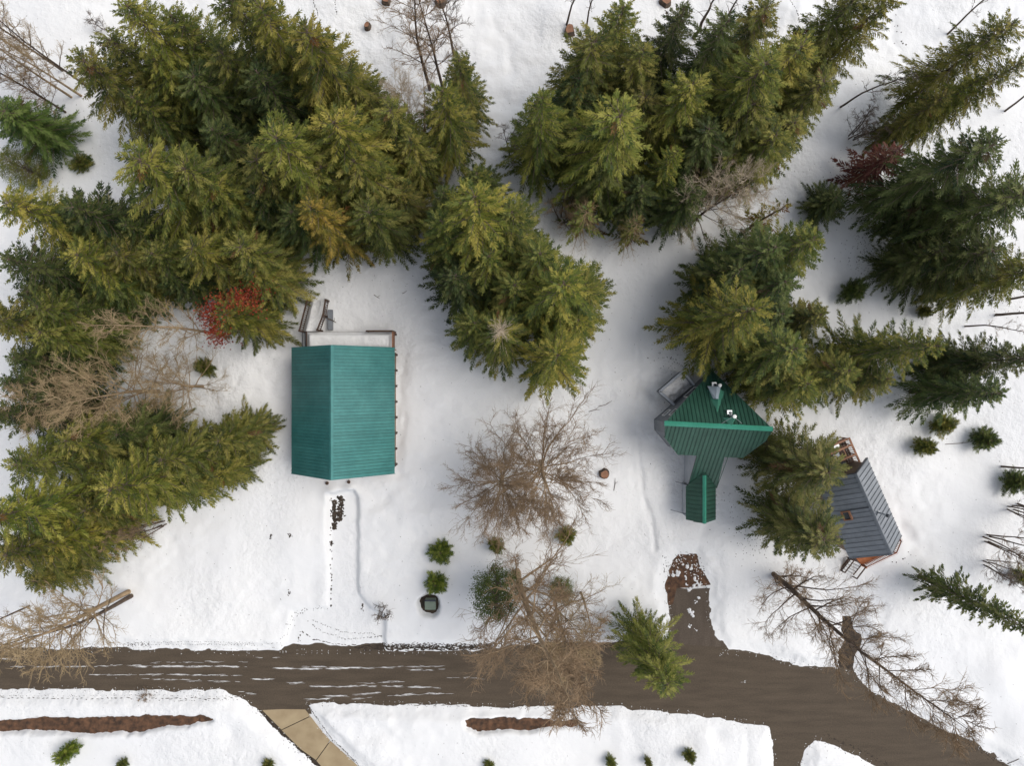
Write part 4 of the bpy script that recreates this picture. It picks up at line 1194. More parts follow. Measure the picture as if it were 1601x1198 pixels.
# south deck of the cabin
ZS = 1.0
org = cw(4.5, .6, 0)
dks = tag(empty('deck', org), 'orange-stained deck with railing wrapping the south corner of the grey cabin', 'deck')
pl = [cw(il - 1.2, iw + .02, 0)[:2], cw(il - 1.2, 2.72, 0)[:2], cw(4.55, 2.72, 0)[:2], cw(5.35, 1.9, 0)[:2], cw(5.45, -1.1, 0)[:2], cw(4.7, -1.3, 0)[:2], cw(il + .02, -1.3, 0)[:2], cw(il + .02, iw + .02, 0)[:2]]
pl = pl[::-1] if sum(pl[i][0] * pl[(i + 1) % 8][1] - pl[(i + 1) % 8][0] * pl[i][1] for i in range(8)) < 0 else pl
mb = MB(); mb.prism(pl, ZS - .12, ZS)
put(mb, 'platform', M['orange_wood'], dks, org)
rp = [cw(il - 1.1, 2.7, 0)[:2], cw(4.55, 2.7, 0)[:2], cw(5.35, 1.87, 0)[:2], cw(5.45, -1.1, 0)[:2]]
rail(dks, org, rp, [ZS] * 4, [ZS + .9] * 4, M['orange_wood'], .15, .1)
mb = MB()
for a, b in zip(rp[:-1], rp[1:]):
    mb.beam((*a, ZS + .95), (*b, ZS + .95), .07, .04)
put(mb, 'rail_snow', M['snow'], dks, org)
for ee in (-.9, .6, 1.8):
    mb = MB(); mb.beam(cw(5.2, ee, 0), cw(5.2, ee, ZS - .12), .12, .12, up=(0, 1, 0)); put(mb, 'post', M['dark_wood'], dks, org)
# stairs down to the snow
top = Vector(P(1338, 878, .95)); bot = Vector(P(1323, 897, .45))
fd = (bot - top); fd.z = 0
run = fd.length; fd.normalize(); sd_ = Vector((-fd.y, fd.x, 0))
org = (top.x, top.y, 0)
sta = tag(empty('stairs', org), 'dark wooden steps with snowy treads leading off the cabin south deck', 'stairs')
for k in range(5):
    c = top + fd * (run * (k + .5) / 5.0); z = .95 - .10 * k
    mb = MB(); q = [c - sd_ * .55 - fd * .12, c - sd_ * .55 + fd * .12, c + sd_ * .55 + fd * .12, c + sd_ * .55 - fd * .12]
    if (q[1] - q[0]).cross(q[2] - q[1]).z < 0: q = q[::-1]
    mb.prism([(p.x, p.y) for p in q], z - .05, z)
    tr = put(mb, 'tread', M['dark_wood'], sta, org)
    mb = MB(); q2 = [c + (p - c) * .88 for p in q]
    mb.prism([(p.x, p.y) for p in q2], z + .002, z + .07)
    put(mb, 'tread_snow', M['snow'], tr, org)
for off, zz in ((-.6, 0), (.6, 0)):
    mb = MB(); a = top + sd_ * off; b = bot + sd_ * off
    mb.beam((a.x, a.y, .88), (b.x, b.y, .38), .08, .22); put(mb, 'stringer', M['dark_wood'], sta, org)
    mb = MB(); mb.beam((a.x, a.y, 1.75), (b.x, b.y, 1.3), .1, .06); hr = put(mb, 'handrail', M['dark_wood'], sta, org)
    for t_ in (0.02, .98):
        p = a.lerp(b, t_)
        mb = MB(); mb.beam((p.x, p.y, .1), (p.x, p.y, 1.72 - .45 * t_), .09, .09, up=(0, 1, 0)); put(mb, 'post', M['dark_wood'], hr, org)

# ---- green utility box in its melted hole
x, y, _ = P(672.5, 946.5, .8)
t = tag(empty('utility_box', (x, y, -.01)), 'green-grey metal utility box in a melted hole in the snow', 'utility box')
mb = MB(); mb.box(-.56, .56, -.56, .56, 0, .12); mb.build('pad', M['dark_soil'], t)
mb = MB(); mb.hexa([(-.46, -.46, .12), (.46, -.46, .12), (.46, .44, .12), (-.46, .44, .12)], [(-.45, -.45, .62), (.45, -.45, .62), (.45, .43, .78), (-.45, .43, .78)]); mb.build('cabinet', M['box_green'], t)
mb = MB(); mb.hexa([(-.49, -.48, .624), (.49, -.48, .624), (.49, .3, .764), (-.49, .3, .764)], [(-.49, -.48, .66), (.49, -.48, .66), (.49, .3, .80), (-.49, .3, .80)]); ld = mb.build('lid', M['box_green'], t)
mb = MB(); mb.box(-.49, .49, .31, .47, .77, .80); mb.build('hinge_strip', M['dark_metal'], t)


# ------------------------------------------------------------------ trees
def nrm(v):
    l = math.sqrt(v[0] * v[0] + v[1] * v[1] + v[2] * v[2]) or 1.0
    return (v[0] / l, v[1] / l, v[2] / l)


def spray(mb, b, d, l, w, rng, tint, subs=2):
    """one flat branchlet: a tapered blade with short side shoots, rolled at random"""
    d = nrm(d)
    up = (rng.gauss(0, .38), rng.gauss(0, .38), 1.0)
    s = nrm((d[1] * up[2] - d[2] * up[1], d[2] * up[0] - d[0] * up[2], d[0] * up[1] - d[1] * up[0]))
    e = (b[0] + d[0] * l, b[1] + d[1] * l, b[2] + d[2] * l - 0.12 * l)
    m = (b[0] + d[0] * l * .45, b[1] + d[1] * l * .45, b[2] + d[2] * l * .45)
    n = len(mb.v)
    mb.v += [b, (m[0] + s[0] * w, m[1] + s[1] * w, m[2] + s[2] * w), e, (m[0] - s[0] * w, m[1] - s[1] * w, m[2] - s[2] * w)]
    mb.f.append((n, n + 1, n + 2, n + 3)); mb.t.append(tint)
    for k in range(subs):
        t = (k + .6 + rng.uniform(-.2, .2)) / (subs + .35)
        q = (b[0] + (e[0] - b[0]) * t, b[1] + (e[1] - b[1]) * t, b[2] + (e[2] - b[2]) * t)
        ll = l * (.46 - .26 * t) * rng.uniform(.7, 1.2)
        ww = w * .55
        for sg in (1, -1):
            dd = nrm((d[0] * .75 + s[0] * sg * .75, d[1] * .75 + s[1] * sg * .75, d[2] * .75 + s[2] * sg * .75 - .15 + rng.gauss(0, .15)))
            n = len(mb.v)
            mb.v += [(q[0] - d[0] * ww, q[1] - d[1] * ww, q[2] - d[2] * ww), (q[0] + d[0] * ww, q[1] + d[1] * ww, q[2] + d[2] * ww),
                     (q[0] + dd[0] * ll, q[1] + dd[1] * ll, q[2] + dd[2] * ll)]
            mb.f.append((n, n + 1, n + 2)); mb.t.append(min(1 if tint > .95 else .86, max(0, tint + rng.gauss(0, .07))))


def conifer_crown(seed, H0=15.0, R0=3.0, nb=105, blen=.25, droop=.38, lift0=.10, hang=.25, step=.20, wid=.055, z0=.10, shape=.8, top_bare=0.0, keep=1.0, fill=1.0, brown=.006):
    rng = random.Random(seed)
    mb, wood = MB(), MB()
    lob = [rng.uniform(.8, 1.15) for _ in range(9)]
    for i in range(nb):
        u = (i + rng.random()) / nb
        zt = z0 + (1 - z0) * (1 - (1 - u) ** 1.22)      # more boughs low down
        z = zt * H0 * .985
        if zt > 1 - top_bare:
            bare = True
        else:
            bare = rng.random() > keep
        az = i * 2.39996 + rng.gauss(0, .25)
        lf = lob[int(az / 6.2832 * 9) % 9]
        L = (R0 * (1 - zt) ** shape * (min(1, .55 + zt * 2.2)) + .22) * rng.uniform(.72, 1.16) * lf
        ca_, sa_ = math.cos(az), math.sin(az)
        lft = lift0 + .75 * zt ** 2.2
        dr = droop * (1 - .6 * zt)
        bt = min(.9, max(0, rng.gauss(.47, .22)))
        if rng.random() < brown: bt = 1.0

        def pos(t):
            return (ca_ * L * t, sa_ * L * t, z + L * (lft * t - dr * t * t))
        wood.tube([pos(0), pos(.45), pos(.9)], [.018 + .012 * L, .012 + .006 * L, .006], 3, cap=False)
        if bare:
            for k in range(int(3 + L * 3)):
                t = rng.uniform(.2, 1); b = pos(t); a2 = az + rng.choice((-1, 1)) * rng.uniform(.4, 1.0); ll = .3 * L * (1.1 - t) + .15
                wood.tube([b, (b[0] + math.cos(a2) * ll, b[1] + math.sin(a2) * ll, b[2] - .1 * ll)], [.012, .004], 3, cap=False)
            continue
        ns = max(3, int(L / step * fill))
        for k in range(ns):
            t = .10 + .90 * (k + rng.uniform(.1, .9)) / ns
            b = pos(t)
            for sg in (1, -1):
                fa = rng.uniform(.62, 1.05) * (1.1 - .45 * t)
                a2 = az + sg * fa
                l = (blen * L * (1.10 - t) + .19) * rng.uniform(.65, 1.3)
                spray(mb, b, (math.cos(a2), math.sin(a2), lft - 2 * dr * t - hang * rng.uniform(.4, 1.6)), l, wid * rng.uniform(.8, 1.35), rng, 1.0 if bt > .95 else min(.86, max(0, bt + rng.gauss(0, .13))), 2)
        b = pos(.82)
        spray(mb, b, (ca_, sa_, lft - 2 * dr), L * .22 + .25, wid * 1.3, rng, 1.0 if bt > .95 else min(.86, bt + .12), 3)
    for k in range(5):
        a2 = k * 1.26
        if not top_bare: spray(mb, (0, 0, H0 * .965), (math.cos(a2) * .5, math.sin(a2) * .5, .8), .5, wid, rng, .7, 2)
    return mb, wood


def leafy_crown(seed, H0=10.0, R0=3.0, clumps=190, per=52, leaf=.145, red=0):
    rng = random.Random(seed)
    mb, rd, wood = MB(), MB(), MB()
    reds = [(2.4, .80), (3.3, .62), (1.0, .86), (2.9, .9), (4.2, .85), (1.7, .66)]
    for i in range(clumps):
        az = i * 2.39996 + rng.gauss(0, .3); zt = ((i + rng.random()) / clumps)
        rr = R0 * (math.sin(math.pi * (.16 + .78 * zt ** 1.05))) ** .8 * rng.uniform(.55, 1.12)
        c = (rr * math.cos(az), rr * math.sin(az), H0 * (.16 + .82 * zt))
        wood.tube([(0, 0, max(.3, c[2] - rr * .7)), (c[0] * .55, c[1] * .55, c[2] - rr * .28), c], [.05, .03, .008], 3, cap=False)
        bt = min(.9, max(0, rng.gauss(.45, .17)))
        tgt = rd if (red and rng.random() < .9 and any(abs((az - a + 3.14) % 6.28 - 3.14) < .55 and abs(zt - h) < .16 for a, h in reds)) else mb
        sz = rng.uniform(.35, .62) * R0 / 3 * 1.15
        out = nrm((c[0], c[1], (c[2] - H0 * .4) * .5 + .3))
        for k in range(per):
            q = (c[0] + rng.gauss(0, sz * .6), c[1] + rng.gauss(0, sz * .6), c[2] + rng.gauss(0, sz * .42))
            d = nrm((out[0] + rng.gauss(0, .8), out[1] + rng.gauss(0, .8), out[2] * .5 + rng.gauss(0, .5)))
            l = leaf * rng.uniform(.7, 1.5)
            up = (rng.gauss(0, .6), rng.gauss(0, .6), 1)
            s_ = nrm((d[1] * up[2] - d[2] * up[1], d[2] * up[0] - d[0] * up[2], d[0] * up[1] - d[1] * up[0]))
            w = l * .33
            n = len(tgt.v)
            tgt.v += [q, (q[0] + d[0] * l * .5 + s_[0] * w, q[1] + d[1] * l * .5 + s_[1] * w, q[2] + d[2] * l * .5 + s_[2] * w), (q[0] + d[0] * l, q[1] + d[1] * l, q[2] + d[2] * l - .04),
                      (q[0] + d[0] * l * .5 - s_[0] * w, q[1] + d[1] * l * .5 - s_[1] * w, q[2] + d[2] * l * .5 - s_[2] * w)]
            tgt.f.append((n, n + 1, n + 2, n + 3)); tgt.t.append(min(1, max(0, bt + rng.gauss(0, .12))))
    return mb, rd, wood


def trunk_mesh(H0, r0, mat, seed=0, top=1.0):
    rng = random.Random(seed)
    mb = MB()
    n = 9
    pts = [(rng.gauss(0, .05) * (k > 0), rng.gauss(0, .05) * (k > 0), -0.5 + (H0 * top + .5) * k / n) for k in range(n + 1)]
    mb.tube(pts, [r0 * (1.25 if k == 0 else 1) * (1 - k / (n + .6)) + .012 for k in range(n + 1)], 8)
    return mb.mesh('trunk', mat, smooth=True)


PROTO = {}


def add_proto(kind, crown, wood, H0, R0, mat, r0=.2, red=None, woodmat='twig_grey', tr_mat='bark', seed=1):
    me = crown.mesh('crown', M[mat], tint=True) if crown.f else None
    wd_ = wood.mesh('boughs', M[woodmat]) if wood.f else None
    rd_ = red.mesh('red_foliage', M['red_leaves'], tint=True) if red and red.f else None
    PROTO.setdefault(kind, []).append((me, wd_, rd_, trunk_mesh(H0, r0, M[tr_mat], seed), H0, R0))


for sd0 in (3, 8, 15, 21):
    add_proto('fir', *conifer_crown(sd0, nb=165, blen=.20, droop=.30, hang=.14, wid=.034, step=.125, shape=.63), 15, 3, 'needles', seed=sd0)
for sd0 in (31, 44, 52, 63):
    add_proto('hem', *conifer_crown(sd0, nb=165, blen=.24, droop=.46, hang=.34, wid=.033, step=.125, shape=.47, lift0=.18), 15, 3, 'hemlock', seed=sd0)
add_proto('hemslim', *conifer_crown(71, H0=15, R0=2.2, nb=120, droop=.5, hang=.35, wid=.055, step=.15, shape=.7), 15, 2.2, 'hemlock')
add_proto('firdry', *conifer_crown(81, nb=165, blen=.20, droop=.30, hang=.14, wid=.034, step=.125, shape=.72, top_bare=.13), 15, 3, 'needles', woodmat='twig_pale')
add_proto('dry', *conifer_crown(91, H0=9, R0=2.6, nb=64, droop=.35, hang=.2, wid=.055, step=.2, keep=.42, brown=.25), 9, 2.6, 'needles', woodmat='twig_tan')
add_proto('dryred', *conifer_crown(95, H0=12, R0=2.0, nb=70, droop=.3, hang=.3, wid=.05, step=.15, keep=.95), 12, 2.0, 'dry', woodmat='twig_tan')
for sd0 in (101, 107):
    a_, b_, c_ = leafy_crown(sd0)
    add_proto('leaf', a_, c_, 10, 3, 'leaves')
_x, b_, _y = leafy_crown(115, red=1)
a_, c_ = conifer_crown(133, H0=10, R0=3, nb=130, droop=.42, hang=.32, wid=.033, step=.125, shape=.42, lift0=.18)
add_proto('leafred', a_, c_, 10, 3, 'hemlock', red=b_)
for sd0 in (121, 127):
    add_proto('sap', *conifer_crown(sd0, H0=2.0, R0=1.2, nb=110, blen=.32, droop=.1, lift0=.3, hang=.08, wid=.022, step=.09, z0=.10, shape=.6), 2, 1.2, 'needles', r0=.035, seed=sd0)


def plant(kind, x, y, h, r, col, label, cat, group=None, idx=0, name=None):
    me, wd_, rd_, tr, H0, R0 = PROTO[kind][idx % len(PROTO[kind])]
    nm = name or {'fir': 'fir_tree', 'hem': 'hemlock_tree', 'hemslim': 'hemlock_tree', 'firdry': 'fir_tree', 'dry': 'withered_conifer', 'dryred': 'dead_conifer', 'leaf': 'evergreen_tree', 'leafred': 'evergreen_tree', 'sap': 'sapling'}[kind]
    z = snow_z(x, y) - .05
    t = tag(empty(nm, (x, y, z), 0.0 if kind == 'leafred' else R.uniform(0, 6.28)), label, cat, group)
    h = h - z
    sx = r / R0 * R.uniform(1.0, 1.12)
    an = R.uniform(.78, 1.22) if kind == 'sap' else R.uniform(.93, 1.07)
    for m_, n_ in ((tr, 'trunk'), (me, 'crown'), (wd_, 'boughs'), (rd_, 'red_foliage')):
        if m_ is None: continue
        o = bpy.data.objects.new(n_, m_)
        C.objects.link(o); o.parent = t
        g_ = 1.10 if n_ == 'red_foliage' else 1.0
        o.scale = (sx * an * g_, sx / an * g_, h / H0 * (1.03 if g_ > 1 else 1))
        k = R.uniform(.82, 1.22)
        o.color = (col[0] * k * R.uniform(.93, 1.07), col[1] * k, col[2] * k, 1)
    return t


# one label per tree: its colour, its grove and its rank from a landmark one can find
GROVE = {G1: 'in the grove behind the teal garage', G2: 'in the shaded western stand', G3: 'on the southwest slope', G4: 'in the clump between garage and house', G5: 'in the northern grove', G6: 'in the row behind the green house', G7: 'on the east side'}
MARK = {G1: [('dead snag', 676, 264), ('slim larch', 710, 85), ('leaning birches', 120, 135), ('garage roof', 537, 545), ('red-leaved evergreen', 440, 512)],
        G2: [('red-leaved evergreen', 440, 512), ('rounded glossy evergreen', 110, 225), ('sand-coloured tree', 232, 600), ('slender pale tree', 352, 523)],
        G3: [('garage roof', 456, 740), ('sand-coloured tree', 232, 600), ('road', 120, 1017), ('leaning bare shrub', 258, 818)],
        G4: [('dead-topped fir', 786, 535), ('garage roof', 617, 545), ('green house', 1040, 660), ('half-dead conifer', 905, 360)],
        G5: [('half-dead conifer', 905, 360), ('north stumps', 890, 48), ('pale sandy tree', 1078, 352), ('bare trunks', 1095, 66), ('leaning bare sapling', 1312, 168)],
        G6: [('green house', 1120, 600), ('small bluish fir', 1268, 330), ('pale sandy tree', 1078, 352), ('grey cabin', 1340, 790)],
        G7: [('rust-red conifer', 1295, 300), ('curved dark trunk', 1556, 492), ('grey cabin', 1340, 790), ('tracks in the snow', 1400, 50)]}
CN = {OL: 'olive', YL: 'yellow-green', DK: 'dark green', BL: 'bluish green'}
ORD = ['nearest', 'second nearest', 'third nearest', 'fourth nearest', 'fifth nearest', 'sixth nearest', 'seventh nearest', 'eighth nearest', 'ninth nearest']
LABEL = {}
for grp in GROVE:
    for col in CN:
        mem = [i for i, t in enumerate(TREES) if t[6] == grp and t[5] == col]
        best = {}
        for nm, mx_, my_ in MARK[grp]:
            wx, wy, _ = P(mx_, my_, .4)
            rk = sorted(mem, key=lambda i: math.hypot(base_of(*TREES[i][1:4])[0] - wx, base_of(*TREES[i][1:4])[1] - wy))
            for k, i in enumerate(rk):
                if i not in best or k < best[i][0]: best[i] = (k, nm)
        for i, (k, nm) in best.items():
            LABEL[i] = '%s evergreen %s, %s the %s' % (CN[col], GROVE[grp], ORD[min(k, 8)], nm)
for i, (kind, tx, ty, h, r, col, grp) in enumerate(TREES):
    x, y = base_of(tx, ty, h)
    plant(kind, x, y, h, r * (1.0 if grp == G7 else 1.13), col, LABEL[i], 'tree', grp, i)
for i, (kind, tx, ty, h, r, col, lab) in enumerate(SINGLES):
    x, y = base_of(tx, ty, h)
    plant(kind, x, y, h, r, col, lab, 'tree', None, i)
for i, (px, py, h, r, lab) in enumerate(SAPL):
    x, y, _ = P(px, py, .9)
    lime = i in (0, 1, 11)
    plant('sap', x, y, h + snow_z(x, y), r * .88, (1.25, 1.45, .8) if lime else ((.8, 1, 1) if i in (4, 9, 10) else OL), lab, 'sapling', None, i)


# ---- leafless trees
def bare_tree(seed, H0, spread, limbs, lean=0.0, r0=.16, first=.25, up=.75, sub=7, twig=5, sub2=2, stems=1, curl=.25, fork=0):
    rng = random.Random(seed)
    wood, tw = MB(), MB()

    def grow(mb, p, d, L, r, seg, wob, lvl, n):
        pts, rad = [p], [r]
        q = Vector(p); d = Vector(d).normalized()
        for k in range(seg):
            d = (d + Vector((rng.gauss(0, wob), rng.gauss(0, wob), rng.gauss(0, wob) + curl * .25 * (1 if lvl < 2 else .3)))).normalized()
            q = q + d * L / seg
            pts.append(tuple(q)); rad.append(r * (1 - (k + 1) / (seg + .25)) + .003)
        mb.tube(pts, rad, n, cap=False)
        return pts

    def at(pts, t):
        f = t * (len(pts) - 1); i = min(int(f), len(pts) - 2); u = f - i
        a, b = Vector(pts[i]), Vector(pts[i + 1])
        return a.lerp(b, u), (b - a).normalized()

    for sidx in range(stems):
        a0 = sidx * 6.28 / max(1, stems) + rng.random()
        off = .0 if stems == 1 else .25
        d0 = (math.cos(a0) * (.02 if stems == 1 else .12) + lean, math.sin(a0) * (.02 if stems == 1 else .12), 1)
        hs_ = H0 * rng.uniform(.85, 1.0) if stems > 1 else H0
        tr = grow(wood, (math.cos(a0) * off, math.sin(a0) * off, -.4), d0, hs_ + .4, r0 * (1 if stems == 1 else .7), 10, .035, 9, 7)
        for i in range(limbs):
            t = first + (1 - first) * (i + rng.random()) / limbs * .97
            p, d = at(tr, t)
            az = i * 2.39996 + rng.gauss(0, .35)
            L = spread * (1.08 - .75 * (t - first) / (1 - first)) * rng.uniform(.7, 1.15)
            dd = (math.cos(az), math.sin(az), up * rng.uniform(.6, 1.3))
            lm = grow(wood, p, dd, L, max(.018, r0 * .36 * (1.1 - t)), 6, .13, 1, 4)
            for j in range(sub):
                t2 = .2 + .8 * (j + rng.random()) / sub
                p2, d2 = at(lm, min(t2, .99))
                rv = Vector((rng.gauss(0, 1), rng.gauss(0, 1), rng.gauss(.25, .6))).normalized()
                L2 = L * .40 * (1.25 - .75 * t2) * rng.uniform(.6, 1.3)
                br = grow(tw, p2, d2 * 1.0 + rv * .55, L2, .020, 4, .2, 2, 3)
                for k in range(twig):
                    t3 = .15 + .85 * (k + rng.random()) / twig
                    p3, d3 = at(br, min(t3, .99))
                    rv = Vector((rng.gauss(0, 1), rng.gauss(0, 1), rng.gauss(.2, .7))).normalized()
                    L3 = (.22 * L2 + .22) * rng.uniform(.6, 1.4)
                    tg = grow(tw, p3, d3 * 1.0 + rv * .6, L3, .012, 2, .25, 3, 3)
                    for m_ in range(sub2):
                        p4, d4 = at(tg, rng.uniform(.2, .9))
                        rv = Vector((rng.gauss(0, 1), rng.gauss(0, 1), rng.gauss(.2, .7))).normalized()
                        grow(tw, p4, d4 + rv, L3 * .7, .009, 1, .1, 3, 3)
    return wood, tw


BARE = {'spread': bare_tree(201, 12, 6.8, 44, up=.5, r0=.2, first=.15, sub=11, twig=8, sub2=2),
        'alder': bare_tree(207, 22, 5.0, 44, up=.8, r0=.22, first=.12, sub=10, twig=7, sub2=2),
        'tan': bare_tree(213, 13, 5.4, 36, up=.5, r0=.17, first=.12, sub=9, twig=6, sub2=2),
        'birch': bare_tree(219, 15, 3.2, 28, up=.9, r0=.15, first=.25, sub=8, twig=5, sub2=1),
        'clump': bare_tree(225, 9, 1.6, 9, up=1.2, r0=.10, first=.3, sub=5, twig=4, sub2=1, stems=5),
        'shrub': bare_tree(231, 2.0, 1.1, 9, up=.8, r0=.05, first=.05, sub=6, twig=4, sub2=1),
        'thin': bare_tree(237, 12, 1.3, 12, up=.9, r0=.10, first=.3, sub=4, twig=3, sub2=1)}
BH = {'spread': 12, 'alder': 22, 'tan': 13, 'birch': 15, 'clump': 9, 'shrub': 2.0, 'thin': 12}
BMESH = {}


def bare(kind, bx, by, h, w, wm, tm, label, cat='tree', rot=None, name='bare_tree', lean=(0, 0), group=None):
    """bx,by: pixel of the foot on the snow; h height; w width factor; lean tilts the stem (radians about x and y)"""
    x, y, _ = P(bx, by, .4)
    key = (kind, wm, tm)
    if key not in BMESH:
        a, b = BARE[kind]
        BMESH[key] = (a.mesh('trunk', M[wm], smooth=True), b.mesh('twigs', M[tm]))
    z = snow_z(x, y) - .05
    t = tag(empty(name, (x, y, z)), label, cat, group)
    t.rotation_euler = (lean[0], lean[1], 0)
    rz = R.uniform(0, 6.28) if rot is None else rot
    for m_, n_ in zip(BMESH[key], ('trunk', 'twigs')):
        o = bpy.data.objects.new(n_, m_)
        C.objects.link(o); o.parent = t
        o.scale = (w, w, h / BH[kind]); o.rotation_euler = (0, 0, rz)
        if n_ == 'twigs': o['kind'] = 'stuff'
    return t


bare('spread', 845, 722, 13, 1.1, 'tan_bark', 'twig_brown', 'broad leafless tree with tan twigs on the snow between garage and green house')
bare('spread', 785, 748, 10, .95, 'tan_bark', 'twig_brown', 'smaller leafless tree growing against the broad one between garage and house', rot=2.0)
bare('tan', 250, 612, 15, 1.0, 'tan_bark', 'twig_tan', 'large sand-coloured leafless tree west of the teal garage', rot=.4)
bare('tan', 318, 604, 9, .85, 'tan_bark', 'twig_tan', 'low sand-coloured leafless tree nearest the garage west wall', rot=3.0)
bare('tan', 165, 632, 13, .85, 'tan_bark', 'twig_tan', 'sand-coloured leafless tree at the edge of the shaded western stand', rot=1.4)
bare('birch', 352, 523, 18, 1.0, 'tan_bark', 'twig_tan', 'slender pale leafless tree rooted beside the red-leaved evergreen')
bare('birch', 203, 925, 19, 1.6, 'tan_bark', 'twig_tan', 'pale birch reaching over the road, thicker of a pair', rot=.5)
bare('birch', 208, 931, 15, 1.4, 'bark', 'twig_tan', 'thinner dark-barked birch beside the thicker one over the road', rot=2.2)
bare('birch', 46, 948, 12, .6, 'bark', 'twig_brown', 'reddish-barked leafless trunk under the southwest evergreens')
bare('clump', 258, 818, 9, .8, 'bark', 'twig_brown', 'many-stemmed bare shrub leaning out of the southwest evergreens')
bare('alder', 808, 893, 25, 1.5, 'tan_bark', 'twig_brown', 'tall leafless tree hanging over the road amid evergreen sprays', rot=1.0)
bare('tan', 868, 940, 15, 1.0, 'bark', 'twig_tan', 'second leafless tree overhanging the road, its dark trunk by the verge', rot=2.4)
bare('birch', 908, 926, 13, .7, 'tan_bark', 'twig_brown', 'thin grey leafless tree leaning across the road evergreen', rot=4.0)
bare('alder', 1210, 898, 26, 1.1, 'bark', 'twig_brown', 'very tall dark leafless alder leaning over the road bend below the cabin', rot=.3)
bare('clump', 1218, 905, 4.5, 1.2, 'bark', 'twig_brown', 'bushy bare thicket round the foot of the tall dark alder', cat='shrub', name='bare_shrub')
bare('shrub', 602, 950, 2.2, 1.1, 'bark', 'twig_grey', 'small dark leafless shrub on the bank beside the garage lane', cat='shrub', name='bare_shrub')
bare('tan', 1078, 352, 15, .8, 'bark', 'twig_pale', 'pale sandy leafless tree leaning over the end of the fir row', rot=.8)
bare('birch', 672, 140, 19, 1.1, 'bark', 'twig_brown', 'leafless larch with tiered boughs, taller of two at the north field edge', rot=.2)
bare('birch', 692, 135, 15, 1.0, 'bark', 'twig_brown', 'leafless larch with tiered boughs, beside the taller one at the north field edge', rot=1.7)
bare('birch', 710, 85, 13, .9, 'bark', 'twig_grey', 'slim leafless larch nearest the open snowfield')
bare('thin', 676, 264, 16, 1.1, 'twig_pale' if 0 else 'tan_bark', 'twig_pale', 'weathered dead snag with pale dry boughs in the garage grove', name='dead_snag')
bare('tan', 655, 215, 13, .55, 'tan_bark', 'twig_pale', 'pale dry crown of a dying tree beside the dead snag')
for i, (px, py, h, lab) in enumerate([(140, 138, 17, 'leaning birch closest to the grove behind the garage'), (112, 152, 16, 'leaning birch with reddish stem among the western birches'), (98, 110, 15, 'leaning birch standing uphill in the western birch group'),
                                      (128, 150, 13, 'short birch at the foot of the western birch group'), (75, 158, 13, 'bent dark birch sapling near the rounded glossy evergreen'), (48, 92, 12, 'outermost dark birch of the western birch group'), (102, 175, 8, 'lowest bent birch stem beside the rounded glossy evergreen')]):
    bare('birch', px, py, h, .75, 'tan_bark' if i % 2 else 'bark', 'twig_tan' if i < 4 else 'twig_brown', lab, rot=i * 1.1)
bare('thin', 1312, 168, 12, 1.0, 'bark', 'twig_grey', 'dark bare sapling leaning across the open northeast snow')
bare('thin', 1481, 54, 10, 1.0, 'bark', 'twig_grey', 'dark bare sapling by the tracks in the northeast snow')
bare('thin', 1565, 730, 10, 1.0, 'bark', 'twig_brown', 'stout leaning bare trunk casting a long shadow east of the cabin')
bare('thin', 1556, 492, 11, 1.3, 'bark', 'twig_brown', 'curved dark bare trunk on the eastern slope')
bare('thin', 1508, 510, 9, .8, 'bark', 'twig_brown', 'thin straight bare stem beside the curved dark trunk')
bare('clump', 1542, 842, 9, 1.1, 'bark', 'twig_brown', 'cluster of dark bare stems east of the grey cabin', cat='shrub', name='bare_shrub')
bare('clump', 1580, 795, 7, 1.0, 'bark', 'twig_grey', 'twiggy bare thicket above the cluster of dark stems', cat='shrub', name='bare_shrub')
bare('clump', 1540, 880, 5, .9, 'bark', 'twig_grey', 'small bare thicket below the cluster of dark stems', cat='shrub', name='bare_shrub')
bare('clump', 1560, 420, 9, 1.0, 'bark', 'twig_brown', 'bare brush under the shaggy eastern evergreens', cat='shrub', name='bare_shrub')
bare('thin', 1592, 788, 9, 1.0, 'bark', 'twig_grey', 'thin bare stem rising from the twiggy eastern thicket')
bare('thin', 1578, 468, 10, 1.1, 'bark', 'twig_brown', 'thin bare stem uphill of the curved dark trunk')
bare('thin', 1570, 175, 9, 1.0, 'bark', 'twig_grey', 'bare stem between the slanting northeastern evergreens')
bare('clump', 800, 240, 5, .9, 'bark', 'twig_grey', 'dark bare brush at the foot of the lone pointed grove fir', cat='shrub', name='bare_shrub')
bare('clump', 880, 345, 5, 1.1, 'bark', 'twig_brown', 'bare brown brush beside the half-dead conifer', cat='shrub', name='bare_shrub')
bare('clump', 1120, 300, 5, 1.0, 'bark', 'twig_brown', 'bare brush at the foot of the pale sandy tree', cat='shrub', name='bare_shrub')
bare('clump', 1330, 215, 6, 1.0, 'bark', 'twig_grey', 'grey bare brush beside the rust-red dead conifer', cat='shrub', name='bare_shrub')
bare('clump', 200, 490, 5, 1.0, 'tan_bark', 'twig_tan', 'tan bare brush by the slender pale tree in the western snow', cat='shrub', name='bare_shrub')
bare('shrub', 160, 45, 2.0, 1.0, 'bark', 'twig_grey', 'tiny bare shrub in the northwest snow', cat='shrub', name='bare_shrub')
bare('shrub', 228, 1088, 1.0, .7, 'bark', 'twig_brown', 'tiny brown tuft on the verge south of the road', cat='shrub', name='bare_shrub')
bare('thin', 885, 40, 11, 1.0, 'bark', 'twig_grey', 'pair-like dark bare stem next to the northern stump', rot=1)
bare('thin', 916, 48, 10, .9, 'bark', 'twig_grey', 'dark bare stem touching the northern grove evergreens', rot=2)
bare('thin', 905, 1008, 6, .9, 'bark', 'twig_brown', 'short dark bare stem at the road verge', rot=2)

